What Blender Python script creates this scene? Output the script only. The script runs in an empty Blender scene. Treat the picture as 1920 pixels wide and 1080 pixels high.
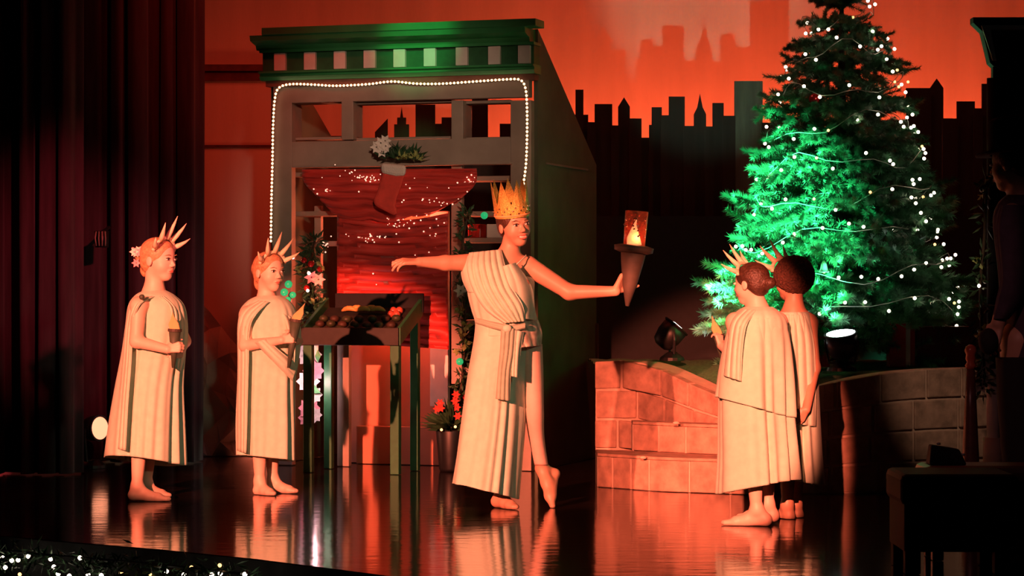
import bpy, bmesh, math, random
import numpy as np
from mathutils import Vector, Matrix
rnd = random.Random(7)
PI = math.pi
scene = bpy.context.scene
COL = scene.collection
# ------------------------------------------------------------------ camera
F = 4760.0            # focal length in pixels of the 1920 wide frame
CAMZ = 1.2
cam_d = bpy.data.cameras.new('camera'); cam_d.sensor_width = 36.0; cam_d.lens = F/1920*36.0
cam_d.clip_end = 200
cam = bpy.data.objects.new('camera', cam_d); COL.objects.link(cam)
cam.location = (0, 0, CAMZ); cam.rotation_euler = (PI/2, 0, 0)
scene.camera = cam
# ------------------------------------------------------------------ world, exposure
world = bpy.data.worlds.new('dark_hall'); scene.world = world; world.use_nodes = True
world.node_tree.nodes['Background'].inputs[0].default_value = (0.75, 0.8, 1.0, 1)
world.node_tree.nodes['Background'].inputs[1].default_value = 0.0012
vs = scene.view_settings
vs.view_transform = 'Standard'; vs.look = 'None'; vs.gamma = 1.0; vs.use_curve_mapping = False; vs.exposure = 0.0

def V(px, py, D):
    """point at depth D seen at that place of the 1920x1080 frame"""
    return Vector(((px-960)/F*D, D, CAMZ-(py-540)/F*D))
def FD(py):
    """depth of a floor point seen at row py"""
    return CAMZ*F/(py-540)

# ------------------------------------------------------------------ stage lights
def aim(o, src, dst):
    o.location = src
    o.rotation_euler = (Vector(dst)-Vector(src)).to_track_quat('-Z', 'Y').to_euler()
def spot(name, src, dst, power, color, half_deg, blend=.5, radius=.06, sx=1, sy=1):
    d = bpy.data.lights.new(name, 'SPOT'); d.energy = power; d.color = color
    d.spot_size = math.radians(2*half_deg); d.spot_blend = blend; d.shadow_soft_size = radius
    o = bpy.data.objects.new(name, d); COL.objects.link(o); aim(o, src, dst); o.scale = (sx, sy, 1)
    return o
def area(name, src, dst, power, color, sx, sy):
    d = bpy.data.lights.new(name, 'AREA'); d.shape = 'RECTANGLE'; d.size = sx; d.size_y = sy
    d.energy = power; d.color = color
    o = bpy.data.objects.new(name, d); COL.objects.link(o); aim(o, src, dst); return o
KEYC = (1.0, .19, .10)
KEY = (-4.8, 3.0, 3.1)
KEY2 = (-.6, 2.6, 3.3)
spot('key_spot_girls', KEY, (-1.74, 14.6, .78), 20500, KEYC, 4.2, .35)
spot('key_spot_dancer', KEY, (-.05, 14.0, .80), 21000, KEYC, 4.6, .35)
spot('key_spot_pair', KEY2, (.955, 13.2, .66), 20000, KEYC, 3.42, .12, sy=1.4)
# soft house light from the auditorium ceiling, nearly neutral
spot('front_wash', (1.0, 1.0, 4.6), (-.72, 16.8, 2.15), 3000, (1, .60, .40), 3.7, .7, .25)
spot('olive_fill', (4.5, 3.5, 4.2), (-.7, 14.3, .75), 420, (.80, 1, .60), 8.5, .8, .2)
# red wash on the back wall
area('cyc_top', (1.5, 16.3, 6.3), (1.5, 19.5, 2.6), 60, (1, .085, .03), 7.0, .4)
area('ground_row', (1.9, 19.0, 1.6), (1.9, 19.75, 2.9), 95, (1, .11, .035), 4.4, .2)
spot('cyc_left', (-.9, 12.6, 6.4), (-1.9, 19.7, 1.7), 480, (1, .04, .016), 13, .8, .2)
spot('curtain_glow', (.5, 9.0, 3.4), (-2.75, 16.6, 1.3), 1700, (1, .08, .10), 7, .9, .1)
# green special on the shop cornice
spot('green_special', (-.25, 9.5, 5.6), (-.62, 16.7, 2.84), 1500, (.10, 1, .30), 2.3, .9, .05)

# ------------------------------------------------------------------ helpers
def _set(o, label=None, cat=None, group=None, kind=None):
    if label: o['label'] = label
    if cat: o['category'] = cat
    if group: o['group'] = group
    if kind: o['kind'] = kind
    return o
WM = {}
def empty(name, loc, label=None, cat=None, group=None, rz=0):
    o = bpy.data.objects.new(name, None); COL.objects.link(o)
    o.location = loc; o.rotation_euler = (0, 0, rz); o.empty_display_size = .05
    WM[o] = Matrix.Translation(Vector(loc)) @ Matrix.Rotation(rz, 4, 'Z')
    return _set(o, label, cat, group)
def link(name, me, parent=None, loc=None):
    o = bpy.data.objects.new(name, me); COL.objects.link(o)
    M = WM.get(parent, Matrix.Identity(4))
    if parent is not None: o.parent = parent
    if loc is not None:
        o.location = M.inverted() @ Vector(loc)
    WM[o] = M
    return o

class MB:
    """collects shapes in world space, links them as one mesh object"""
    def __init__(s): s.v = []; s.f = []; s.M = None
    def add(s, vs_, fs_):
        n = len(s.v)
        if s.M is not None: vs_ = [s.M @ Vector(p) for p in vs_]
        s.v += [tuple(p) for p in vs_]; s.f += [tuple(i+n for i in f) for f in fs_]; return s
    def hexa(s, b, t):   # 4 bottom, 4 top points, both counter clockwise from above
        return s.add(list(b)+list(t), [(3,2,1,0),(4,5,6,7),(0,1,5,4),(1,2,6,5),(2,3,7,6),(3,0,4,7)])
    def box(s, x0, x1, y0, y1, z0, z1):
        return s.hexa([(x0,y0,z0),(x1,y0,z0),(x1,y1,z0),(x0,y1,z0)], [(x0,y0,z1),(x1,y0,z1),(x1,y1,z1),(x0,y1,z1)])
    def prism(s, poly, off):
        """poly: planar polygon, off: extrusion vector"""
        n = len(poly); off = Vector(off)
        a = [Vector(p) for p in poly]; b = [p+off for p in a]
        fs_ = [tuple(range(n))[::-1], tuple(range(n, 2*n))]
        for i in range(n):
            j = (i+1) % n; fs_.append((i, j, n+j, n+i))
        return s.add(a+b, fs_)
    def tube(s, pts, rad, n=8, caps=True):
        pts = [Vector(p) for p in pts]
        if not isinstance(rad, (list, tuple)): rad = [rad]*len(pts)
        vs_, fs_ = [], []
        up = Vector((0.13, .31, .94))
        for i, p in enumerate(pts):
            t = (pts[min(i+1, len(pts)-1)]-pts[max(i-1, 0)]).normalized()
            a = t.cross(up)
            if a.length < .05: a = t.cross(Vector((1, 0, 0)))
            a.normalize(); b = a.cross(t)
            for k in range(n):
                th = 2*PI*k/n
                vs_.append(p+(a*math.cos(th)+b*math.sin(th))*rad[i])
        for i in range(len(pts)-1):
            for k in range(n):
                j = (k+1) % n
                fs_.append((i*n+k, i*n+j, (i+1)*n+j, (i+1)*n+k))
        if caps:
            fs_.append(tuple(range(n))[::-1]); fs_.append(tuple((len(pts)-1)*n+k for k in range(n)))
        return s.add(vs_, fs_)
    def ball(s, c, r, n=8, m=6, R=None):
        c = Vector(c)
        if not isinstance(r, (list, tuple)): r = (r, r, r)
        vs_, fs_ = [], []
        def tr(p):
            p = Vector(p)
            if R is not None: p = R @ p
            return c+p
        vs_.append(tr((0, 0, -r[2])))
        for i in range(1, m):
            ph = -PI/2+PI*i/m
            for k in range(n):
                th = 2*PI*k/n
                vs_.append(tr((r[0]*math.cos(ph)*math.cos(th), r[1]*math.cos(ph)*math.sin(th), r[2]*math.sin(ph))))
        vs_.append(tr((0, 0, r[2]))); top = len(vs_)-1
        for k in range(n):
            j = (k+1) % n
            fs_.append((0, 1+j, 1+k)); fs_.append((top, 1+(m-2)*n+k, 1+(m-2)*n+j))
        for i in range(m-2):
            for k in range(n):
                j = (k+1) % n
                fs_.append((1+i*n+k, 1+i*n+j, 1+(i+1)*n+j, 1+(i+1)*n+k))
        return s.add(vs_, fs_)
    def grid(s, P):   # P[i][j]
        ni, nj = len(P), len(P[0])
        vs_ = [p for row in P for p in row]
        return s.add(vs_, [(i*nj+j, i*nj+j+1, (i+1)*nj+j+1, (i+1)*nj+j) for i in range(ni-1) for j in range(nj-1)])
    def mesh(s, name, mat, parent=None, smooth=False):
        me = bpy.data.meshes.new(name)
        Mi = WM.get(parent, Matrix.Identity(4)).inverted()
        me.from_pydata([tuple(Mi @ Vector(p)) for p in s.v], [], s.f)
        me.update()
        if mat is not None: me.materials.append(mat)
        if smooth: me.polygons.foreach_set('use_smooth', [True]*len(me.polygons))
        return me
    def build(s, name, mat, parent=None, smooth=False, label=None, cat=None, group=None, kind=None, bevel=0, solid=0):
        o = link(name, s.mesh(name, mat, parent, smooth), parent)
        if solid:
            m = o.modifiers.new('thick', 'SOLIDIFY'); m.thickness = solid; m.offset = 0
        if bevel:
            m = o.modifiers.new('bevel', 'BEVEL'); m.width = bevel; m.segments = 2; m.limit_method = 'ANGLE'
        return _set(o, label, cat, group, kind)

# ------------------------------------------------------------------ materials
MATS = {}
def mat(name, col, rough=.6, metal=0, noise=0, nscale=20, bump=0, bscale=60, emit=0, ecol=None, sheen=0, alpha=1, spec=.5, trans=0, aniso=None, col2=None, detail=4):
    if name in MATS: return MATS[name]
    m = bpy.data.materials.new(name); m.use_nodes = True; nt = m.node_tree; b = nt.nodes['Principled BSDF']
    b.inputs['Base Color'].default_value = (*col, 1); b.inputs['Roughness'].default_value = rough
    b.inputs['Metallic'].default_value = metal; b.inputs['Specular IOR Level'].default_value = spec
    if sheen: b.inputs['Sheen Weight'].default_value = sheen; b.inputs['Sheen Roughness'].default_value = .4
    if trans: b.inputs['Transmission Weight'].default_value = trans
    b.inputs['Alpha'].default_value = alpha
    tc = nt.nodes.new('ShaderNodeTexCoord')
    if aniso:
        mp = nt.nodes.new('ShaderNodeMapping'); mp.inputs['Scale'].default_value = aniso
        nt.links.new(tc.outputs['Object'], mp.inputs[0]); co = mp.outputs[0]
    else: co = tc.outputs['Object']
    if noise or col2:
        n = nt.nodes.new('ShaderNodeTexNoise'); n.inputs['Scale'].default_value = nscale; n.inputs['Detail'].default_value = detail
        nt.links.new(co, n.inputs['Vector'])
        r = nt.nodes.new('ShaderNodeValToRGB'); r.color_ramp.elements[0].position = .3; r.color_ramp.elements[1].position = .7
        c2 = col2 if col2 else tuple(min(1, c*(1+noise)) for c in col)
        c1 = col if col2 else tuple(c*(1-noise) for c in col)
        r.color_ramp.elements[0].color = (*c1, 1); r.color_ramp.elements[1].color = (*c2, 1)
        nt.links.new(n.outputs['Fac'], r.inputs[0]); nt.links.new(r.outputs[0], b.inputs['Base Color'])
    if bump:
        n2 = nt.nodes.new('ShaderNodeTexNoise'); n2.inputs['Scale'].default_value = bscale; n2.inputs['Detail'].default_value = 3
        nt.links.new(co, n2.inputs['Vector'])
        bp = nt.nodes.new('ShaderNodeBump'); bp.inputs['Strength'].default_value = bump; bp.inputs['Distance'].default_value = .01
        nt.links.new(n2.outputs['Fac'], bp.inputs['Height']); nt.links.new(bp.outputs[0], b.inputs['Normal'])
    if emit:
        b.inputs['Emission Color'].default_value = (*(ecol or col), 1); b.inputs['Emission Strength'].default_value = emit
    MATS[name] = m; return m

M_floor = mat('glossy_black_stage_floor', (.018, .011, .009), .10, 0, .5, 3, .16, 5, aniso=(1, 2.2, 1), spec=.55)
M_wall = mat('painted_back_wall', (.62, .50, .45), .85, 0, .10, 1.6, .1, 40, aniso=(3, 1, .35))
M_black = mat('black_paint', (.006, .006, .007), .8, noise=.3)
M_velvet = mat('dark_velvet', (.055, .030, .040), .9, noise=.3, nscale=8, sheen=.12, aniso=(3, 3, .3))
M_taupe = mat('taupe_painted_wood', (.34, .27, .22), .6, noise=.12, nscale=6, bump=.05)
M_greenp = mat('green_gloss_paint', (.045, .30, .10), .45, noise=.1, nscale=9, bump=.04)
M_white = mat('white_paint', (.78, .74, .68), .6, noise=.06, nscale=15)
M_frieze = mat('shaded_green_paint', (.02, .14, .05), .6, noise=.15)  # shade put into the frieze colour so its unlit ends go black
M_side = mat('olive_canvas_flat', (.16, .17, .11), .85, noise=.18, nscale=4, bump=.06)
M_skin = mat('skin_light', (.74, .50, .40), .5, noise=.05, nscale=14)
M_skin_b = mat('skin_brown', (.50, .29, .20), .48, noise=.06, nscale=14)
M_mint = mat('mint_green_cloth', (.52, .66, .54), .85, noise=.06, nscale=22, bump=.05, bscale=180, sheen=.1)
M_mint2 = mat('sage_green_cloth', (.36, .46, .36), .85, noise=.08, nscale=22, bump=.05, bscale=180, sheen=.1)
M_floral = mat('floral_wrap_cloth', (.72, .70, .58), .8, col2=(.36, .30, .24), nscale=26, detail=1)
M_felt = mat('cream_felt', (.80, .66, .46), .9, noise=.06)
M_gold = mat('gold_glitter_card', (.80, .52, .13), .35, .55, noise=.35, nscale=160, bump=.5, bscale=260)
M_flame = mat('orange_felt_flame', (.82, .42, .18), .85, noise=.1)
M_cup = mat('torch_green_card', (.055, .075, .05), .6, noise=.2)
M_cupb = mat('torch_brown_card', (.055, .042, .032), .65, noise=.2)
M_hairb = mat('blonde_hair', (.46, .28, .15), .5, noise=.35, nscale=60, bump=.4, bscale=90)
M_hairr = mat('auburn_hair', (.50, .26, .14), .5, noise=.35, nscale=60, bump=.4, bscale=90)
M_haird = mat('dark_brown_hair', (.050, .022, .014), .45, noise=.4, nscale=60, bump=.5, bscale=110)
M_hairc = mat('curly_brown_hair', (.085, .032, .020), .8, noise=.5, nscale=90, bump=1.0, bscale=130)
M_eyew = mat('eye_white', (.8, .78, .75), .3)
M_dark = mat('dark_iris', (.02, .012, .01), .3)
M_lips = mat('lips', (.55, .16, .13), .4)
M_teeth = mat('teeth', (.85, .82, .76), .3)
M_flowerw = mat('white_petal', (.85, .80, .74), .6, noise=.06)
M_flowerp = mat('pink_petal', (.85, .35, .42), .6, noise=.2)
M_leafd = mat('dark_leaf', (.03, .085, .035), .5, noise=.4, nscale=15)
M_leafl = mat('pale_leaf', (.38, .45, .16), .5, noise=.3, nscale=15)
M_redball = mat('red_bauble', (.55, .02, .02), .18, .4)
M_redcloth = mat('red_sheer_cloth', (.62, .045, .035), .5, noise=.25, nscale=9, bump=.18, bscale=30, aniso=(.5, .5, 4), sheen=.2)
M_stock = mat('red_felt_stocking', (.80, .07, .05), .9, noise=.12)
M_fur = mat('white_fleece', (.80, .72, .66), .95, bump=.6, bscale=120)
M_sequin = mat('sequin', (.95, .75, .65), .12, 1.0)
M_spark = mat('glowing_glitter', (1, .6, .45), .3, emit=1.6, ecol=(1, .50, .36))  # emissive beads stand in for glitter glinting on the drape
M_panel = mat('terracotta_display_board', (.60, .24, .15), .8, noise=.1, nscale=3)
M_block = mat('concrete_block', (.30, .18, .13), .85, noise=.30, nscale=14, bump=.35, bscale=35)
M_mortar = mat('pale_mortar', (.44, .30, .23), .9, noise=.1)
M_turf = mat('green_turf', (.05, .13, .05), .95, noise=.4, nscale=50, bump=.8, bscale=120)
M_needle = mat('fir_needles', (.055, .20, .095), .45, noise=.35, nscale=12)
M_needle2 = mat('fir_needles_tip', (.10, .30, .15), .45, noise=.35, nscale=12)
M_bark = mat('bark', (.06, .04, .025), .9, noise=.3)
M_bulb = mat('warm_white_bulb', (1, .85, .65), .4, emit=9, ecol=(1, .78, .58))
M_bulba = mat('amber_bulb', (1, .6, .25), .4, emit=3, ecol=(1, .50, .18))
M_rope = mat('rope_light_bulb', (1, .85, .65), .4, emit=2.6, ecol=(1, .62, .36))
M_wire = mat('pale_wire', (.35, .42, .36), .5)
M_tubing = mat('rope_tubing', (.75, .60, .42), .3)
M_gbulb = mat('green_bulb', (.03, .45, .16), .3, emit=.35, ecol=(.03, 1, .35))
M_metalb = mat('black_metal', (.012, .012, .013), .42, .3)
M_lens = mat('lit_lens', (1, 1, 1), .3, emit=22, ecol=(1, 1, .98))
M_lensr = mat('lit_red_lens', (1, .7, .5), .3, emit=1.9, ecol=(1, .33, .17))
M_blue = mat('dark_blue_metal', (.02, .025, .08), .4, .2)
M_jacket = mat('dark_purple_jacket', (.055, .038, .062), .9, noise=.2)
M_trouser = mat('black_trousers', (.012, .010, .011), .9)
M_brownseat = mat('brown_vinyl', (.14, .08, .055), .45, noise=.15)
M_giftred = mat('red_gift_wrap', (.42, .03, .025), .3, noise=.15)
M_ribbon = mat('silver_ribbon', (.62, .66, .66), .25, .5)
M_post = mat('dark_turned_wood', (.10, .035, .025), .35, noise=.3)
M_canvas = mat('crumpled_dust_sheet', (.48, .42, .38), .9, noise=.1, nscale=5, bump=.25, bscale=20)
M_glass = mat('clear_glitter_plastic', (.85, .16, .10), .15, 0, noise=.5, nscale=60, alpha=.45)

# ------------------------------------------------------------------ the setting
edge_px = [(-700, 962), (-350, 980), (-50, 1000), (120, 1015), (300, 1030), (480, 1048), (700, 1076), (900, 1104), (1250, 1150)]
edge = [Vector(((px-960)/F*FD(py), FD(py), 0)) for px, py in edge_px]
edge += [Vector((2.2, 8.6, 0)), Vector((6, 8.4, 0))]
m = MB()
poly = [tuple(p) for p in edge]+[(6, 20.2, 0), (-7, 20.2, 0)]
m.prism([(x, y, -.9) for x, y, z in poly], (0, 0, .9))
m.build('floor', M_floor, kind='structure')
m = MB(); m.box(-7, 7, 19.75, 19.95, -.9, 7)
m.build('wall_back', M_wall, kind='structure')
# two picture ledges on the bare wall left of the shop
for i, (y0, y1, dp) in enumerate([(122, 134, .06), (136, 152, .03), (272, 277, .02)]):
    a, b = V(300, y1, 19.75), V(545, y0, 19.75)
    m = MB(); m.box(a.x, b.x, 19.75-dp, 19.75, a.z, b.z)
    m.build('trim_%d' % (i+1), M_post, kind='structure')
# dark facing of the stage front
m = MB()
for a, b in zip(edge[:-1], edge[1:]):
    n = Vector((b.y-a.y, -(b.x-a.x), 0)).normalized()*.012
    if n.y > 0: n = -n
    m.prism([a+n+Vector((0, 0, -.9)), b+n+Vector((0, 0, -.9)), b+n+Vector((0, 0, -.004)), a+n+Vector((0, 0, -.004))], -n*.9)
m.build('trim_4', M_black, kind='structure')

# ------------------------------------------------------------------ curtains
def curtain(name, pxs, D, label, nf, amp, z1=4.6, z0=.01, seed=1):
    r = random.Random(seed)
    x0, x1 = (pxs[0]-960)/F*D, (pxs[1]-960)/F*D
    N = nf*14; P = []
    ph = [r.uniform(0, 6) for _ in range(4)]
    for iz in range(13):
        z = z0+(z1-z0)*iz/12; row = []
        t = iz/12
        for i in range(N+1):
            s = i/N
            sw = s+.025*math.sin(2*PI*s*2.3+ph[0])+.018*math.sin(2*PI*s*5.1+ph[1]+t*1.2)
            w = math.sin(2*PI*nf*sw+ph[2]+.5*t)
            w = math.copysign(abs(w)**.7, w)
            a = amp*(.75+.35*math.sin(9*s+ph[3]))*(1.1-.3*t)
            row.append((x0+(x1-x0)*s+.02*math.sin(4*PI*nf*sw), D+a*w, z))
        P.append(row)
    m = MB(); m.grid(P)
    return m.build(name, M_velvet, smooth=True, label=label, cat='curtain', solid=.012)
curtain('stage_curtain', (-160, 158), 16.3, 'dark pleated stage curtain at the outer side, in front of the glowing floor lamp', 7, .11, seed=3)
curtain('stage_curtain', (150, 376), 17.45, 'dark pleated stage curtain beside the bare red wall and the heaped dust sheet', 5, .13, seed=8)
# small dim fixture hanging against the curtain
c = V(191, 447, 16.95)
e = empty('wall_lantern', c, 'small dim round fixture hanging on the dark curtain above the floor lamp', 'lamp')
m = MB(); m.tube([c+Vector((0, 0, -.06)), c+Vector((0, 0, .05))], [.045, .05], 12); m.build('body', M_metalb, e, True)
for k in range(4):
    m = MB(); x = -.03+.02*k
    m.tube([c+Vector((x, -.05, -.05)), c+Vector((x*1.15, -.062, 0)), c+Vector((x, -.05, .045))], .005, 6); m.build('rib', M_taupe, e, True)
m = MB(); m.tube([c+Vector((0, 0, .04)), c+Vector((0, .30, .08))], .012, 8); m.build('bracket', M_metalb, e)

# ------------------------------------------------------------------ heaped dust sheet by the wall
def heap():
    D = 18.6
    cols = [(352, 590), (372, 562), (392, 585), (412, 612), (432, 635), (455, 660), (480, 700), (505, 750), (525, 800), (540, 845)]
    P = []
    nz = 9
    for i in range(nz):
        t = i/(nz-1); row = []
        for k, (px, py) in enumerate(cols):
            top = V(px, py, D); 
            z = top.z*(1-t)+.005*t
            x = top.x+.05*math.sin(k*1.7+i*1.3)*t
            y = D-.55*t-.10*math.sin(k*1.9+i*.9)*(1 if 0 < i < nz-1 else .3)+(.04 if (k+i) % 3 == 0 else 0)
            row.append((x, y, max(z, .005)))
        P.append(row)
    back = [(p[0], D+.45, .005) for p in P[0]]
    mid = [(p[0], D+.2, p[2]*.7) for p in P[0]]
    m = MB(); m.grid([back, mid]+P)
    m.build('dust_sheet', M_canvas, label='crumpled pale dust sheet heaped against the wall beside the curtain', cat='cloth', solid=.006)
heap()

# ------------------------------------------------------------------ skyline
SKY = [(600,640,255,'f'),(640,690,262,'f'),(690,704,262,'f'),(704,726,240,'s'),(726,740,262,'f'),(740,766,228,'e'),(766,780,262,'f'),(780,815,196,'f'),(815,829,232,'f'),(829,862,220,'f'),
 (862,886,240,'f'),(886,914,176,'f'),(914,938,262,'f'),(938,962,232,'f'),(962,1000,200,'f'),(1000,1040,225,'f'),(1040,1080,215,'f'),
 (1080,1093,168,'f'),(1093,1102,215,'f'),(1102,1116,229,'f'),(1116,1147,195,'f'),(1147,1160,235,'f'),(1160,1180,200,'p'),(1180,1202,222,'f'),(1202,1218,258,'f'),(1218,1223,234,'f'),
 (1223,1240,201,'f'),(1240,1255,216,'f'),(1255,1283,181,'f'),(1283,1302,236,'f'),(1302,1323,214,'t'),(1323,1337,237,'f'),(1337,1356,193,'f'),(1356,1378,217,'f'),(1378,1429,152,'f'),
 (1429,1452,230,'f'),(1452,1500,222,'f'),(1500,1545,190,'f'),(1545,1600,240,'f'),(1600,1650,205,'f'),(1650,1700,225,'f'),(1700,1745,165,'f'),(1745,1768,165,'p'),(1768,1795,222,'f'),(1795,1827,190,'f'),(1827,1842,203,'f'),(1842,1880,157,'f'),(1880,1960,210,'f'),(1960,2050,180,'f')]
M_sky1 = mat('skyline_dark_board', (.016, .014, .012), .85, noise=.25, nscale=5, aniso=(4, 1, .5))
M_sky2 = mat('skyline_green_lit_board', (.09, .12, .10), .85, noise=.25, nscale=5, aniso=(4, 1, .5))  # green light on one building put into its board colour
SD = 18.75
e = empty('skyline_flat', V(1250, 540, SD)*1.0, 'dark painted city skyline cut-out standing before the red back wall', 'stage set')
e.location.z = 0; WM[e] = Matrix.Translation(e.location)
for i, (x0, x1, yt, ty) in enumerate(SKY):
    D = SD-(.05 if i % 2 else 0)-(.04 if x0 == 1378 else 0)
    a, b = V(x0-1, yt, D), V(x1+1, yt, D)
    z = a.z; w = b.x-a.x; cx = (a.x+b.x)/2
    if ty == 'f': top = [(b.x, z), (a.x, z)]
    elif ty == 's': top = [(b.x, z+.07), (a.x, z-.03)]
    elif ty == 'p': top = [(b.x, z), (cx, z+.07), (a.x, z)]
    elif ty == 't': top = [(b.x, z), (cx+w*.22, z+.05), (cx, z+.15), (cx-w*.22, z+.05), (a.x, z)]
    else: top = [(b.x, z-.02), (cx+w*.3, z-.02), (cx+w*.3, z+.03), (cx+w*.1, z+.03), (cx, z+.11), (cx-w*.1, z+.03), (cx-w*.3, z+.03), (cx-w*.3, z-.02), (a.x, z-.02)]
    m = MB(); m.prism([(a.x, D, .004), (b.x, D, .004)]+[(x, D, zz) for x, zz in top], (0, .018, 0))
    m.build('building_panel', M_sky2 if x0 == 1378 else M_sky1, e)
# low black masking flat below the skyline
m = MB(); a, b = V(1090, 405, 18.15), V(2080, 405, 18.15)
m.box(a.x, b.x, 18.15, 18.19, .004, a.z)
m.build('masking_flat', M_black, label='plain black masking flat below the skyline, behind the fir tree', cat='stage set')

# ------------------------------------------------------------------ the toy shop flat
HA = Vector(((500-960)/F*17.2, 17.2, 0)); HB = Vector(((1003-960)/F*16.6, 16.6, 0))
HRZ = math.atan2(HB.y-HA.y, HB.x-HA.x); HW = (HB-HA).length
shop = empty('shop_front', HA, 'tall shop front with green cornice, white dentils and grey window frames', 'stage set', rz=HRZ)
HM = WM[shop]; HI = HM.inverted()
def hp(px, py, back=0.0):
    o = HI @ Vector((0, 0, CAMZ)); d = HI.to_3x3() @ Vector(((px-960)/F, 1, -(py-540)/F))
    t = (back-o.y)/d.y; p = o+d*t
    return p.x, p.z
def hbox(name, x0, y0, x1, y1, b0, b1, material, parent=shop, bevel=.004, ref=None, **kw):
    """board filling the frame rectangle x0..x1, y0..y1 on the shop plane at depth b0, reaching back to b1"""
    ym = (y0+y1)/2; xm = (x0+x1)/2
    u0 = hp(x0, ym, b0)[0]; u1 = hp(x1, ym, b0)[0]; z1 = hp(xm, y0, b0)[1]; z0 = hp(xm, y1, b0)[1]
    m = MB(); m.M = HM; m.box(u0, u1, b0, b1, max(z0, .003), z1)
    return m.build(name, material, parent, bevel=bevel, **kw)
# cornice
cor = hbox('cornice', 490, 43, 1004, 57, -.17, .02, M_greenp)
def hprism(name, prof, u0, u1, material, parent):
    m = MB(); m.M = HM
    m.prism([(u0, y, z) for y, z in prof], (u1-u0, 0, 0)); return m.build(name, material, parent)
zc = lambda y, b=0: hp(750, y, b)[1]
zt = zc(57, -.17); zb = zc(86, -.05)
hprism('crown_molding', [(.1, zt), (-.16, zt), (-.15, zt-.035), (-.10, zt-.05), (-.06, zb+.03), (-.045, zb), (.1, zb)], -.055, HW-.02, M_greenp, cor)
hprism('picture_rail', [(.1, zb), (-.055, zb), (-.055, zb-.018), (.1, zb-.018)], -.03, HW+.01, M_greenp, cor)
zf = zc(127, -.05)
hprism('frieze', [(.1, zb-.018), (-.02, zb-.018), (-.02, zf), (.1, zf)], -.02, HW, M_frieze, shop)
hprism('lower_molding', [(.1, zf), (-.07, zf), (-.07, zf-.012), (-.045, zf-.02), (-.045, zf-.032), (-.06, zf-.036), (-.03, zf-.06), (.1, zf-.06)], -.03, HW+.01, M_greenp, shop)
hprism('fascia', [(.08, zf-.06), (-.015, zf-.06), (-.015, zf-.10), (.08, zf-.10)], 0, HW, mat('brown_red_trim', (.22, .09, .06), .6, noise=.1), shop)
for px in (524, 580, 636, 692, 748, 805, 865, 926, 982):
    u = hp(px, 105, -.05)[0]
    m = MB(); m.M = HM; m.box(u-.041, u+.041, -.05, -.018, zf+.004, zb-.022); m.build('dentil', M_white, shop, bevel=.003)
# window frame members
def member(x0, y0, x1, y1, b0=0., b1=.07, name='frame_rail', mm=M_taupe): return hbox(name, x0, y0, x1, y1, b0, b1, mm)
member(512, 148, 992, 188)
member(510, 188, 547, 876, name='jamb'); member(957, 188, 996, 884, name='jamb')
member(547, 262, 957, 309)
member(640, 188, 662, 262, name='mullion'); member(846, 188, 868, 262, name='mullion')
member(846, 309, 866, 720, 0.01, .06, 'mullion'); member(632, 640, 654, 879, 0.01, .06, 'mullion')
# deep linings around the upper lights
for x0, x1 in ((547, 640), (662, 846), (868, 957)):
    hbox('lining', x0, 188, x1, 194, .07, .20, M_taupe); hbox('lining', x0, 257, x1, 262, .07, .20, M_taupe)
    hbox('lining', x0, 194, x0+5, 257, .07, .20, M_taupe)
# shelves in the side bays
for x0, x1, ys in ((547, 640, (322, 396, 452)), (866, 957, (330, 396, 446, 520, 600, 690))):
    for y in ys: hbox('shelf', x0, y, x1, y+9, .10, .34, M_taupe)
hbox('upright', 589, 386, 602, 640, .16, .2, M_taupe)
hbox('sill', 547, 306, 957, 311, -.05, .02, M_taupe)
# side walls with raking tops
for u in (HW-.03, .002):
    hprism('side_wall', [(.07, .003), (1.43, .003), (1.43, 2.07), (.07, 2.90)], u, u+.028, M_side, shop)
hprism('side_batten', [(1.40, .003), (1.435, .003), (1.435, .95), (1.40, .95)], HW-.004, HW+.014, M_post, shop)
m = MB(); m.M = HM; m.box(HW-.002, HW+.006, .25, 1.2, 2.02, 2.032); m.build('side_seam', M_taupe, shop)
# board behind the shop window and the bright door edge
hbox('display_board', 655, 396, 838, 874, .38, .41, M_panel, label='terracotta board glowing red behind the stand')
hbox('door_edge', 806, 396, 840, 762, .33, .37, M_white)
hbox('board_foot', 668, 800, 842, 874, .30, .36, M_panel)
pl = bpy.data.lights.new('shop_fill', 'POINT'); pl.energy = 26; pl.color = (1, .20, .09); pl.shadow_soft_size = .05  # added unseen red fill for the board behind the drape
po = bpy.data.objects.new('shop_fill', pl); COL.objects.link(po); po.location = HM @ Vector((1.0, .16, 1.40))
# goods in the right bay
def shelf_thing(name, px0, py0, px1, py1, material, label, cat='box'):
    e = hbox(name, px0, py0, px1, py1, .12, .24, material, None, .006)
    return _set(e, label, cat, 'goods on the shop shelves')
shelf_thing('toy_box', 912, 420, 946, 446, M_white, 'pale box on the shop shelf beside the dancer’s crown'.replace('’', "'"))
shelf_thing('gift_box', 877, 420, 901, 446, M_giftred, 'small red wrapped box on the shop shelf next to the pale box')

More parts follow.
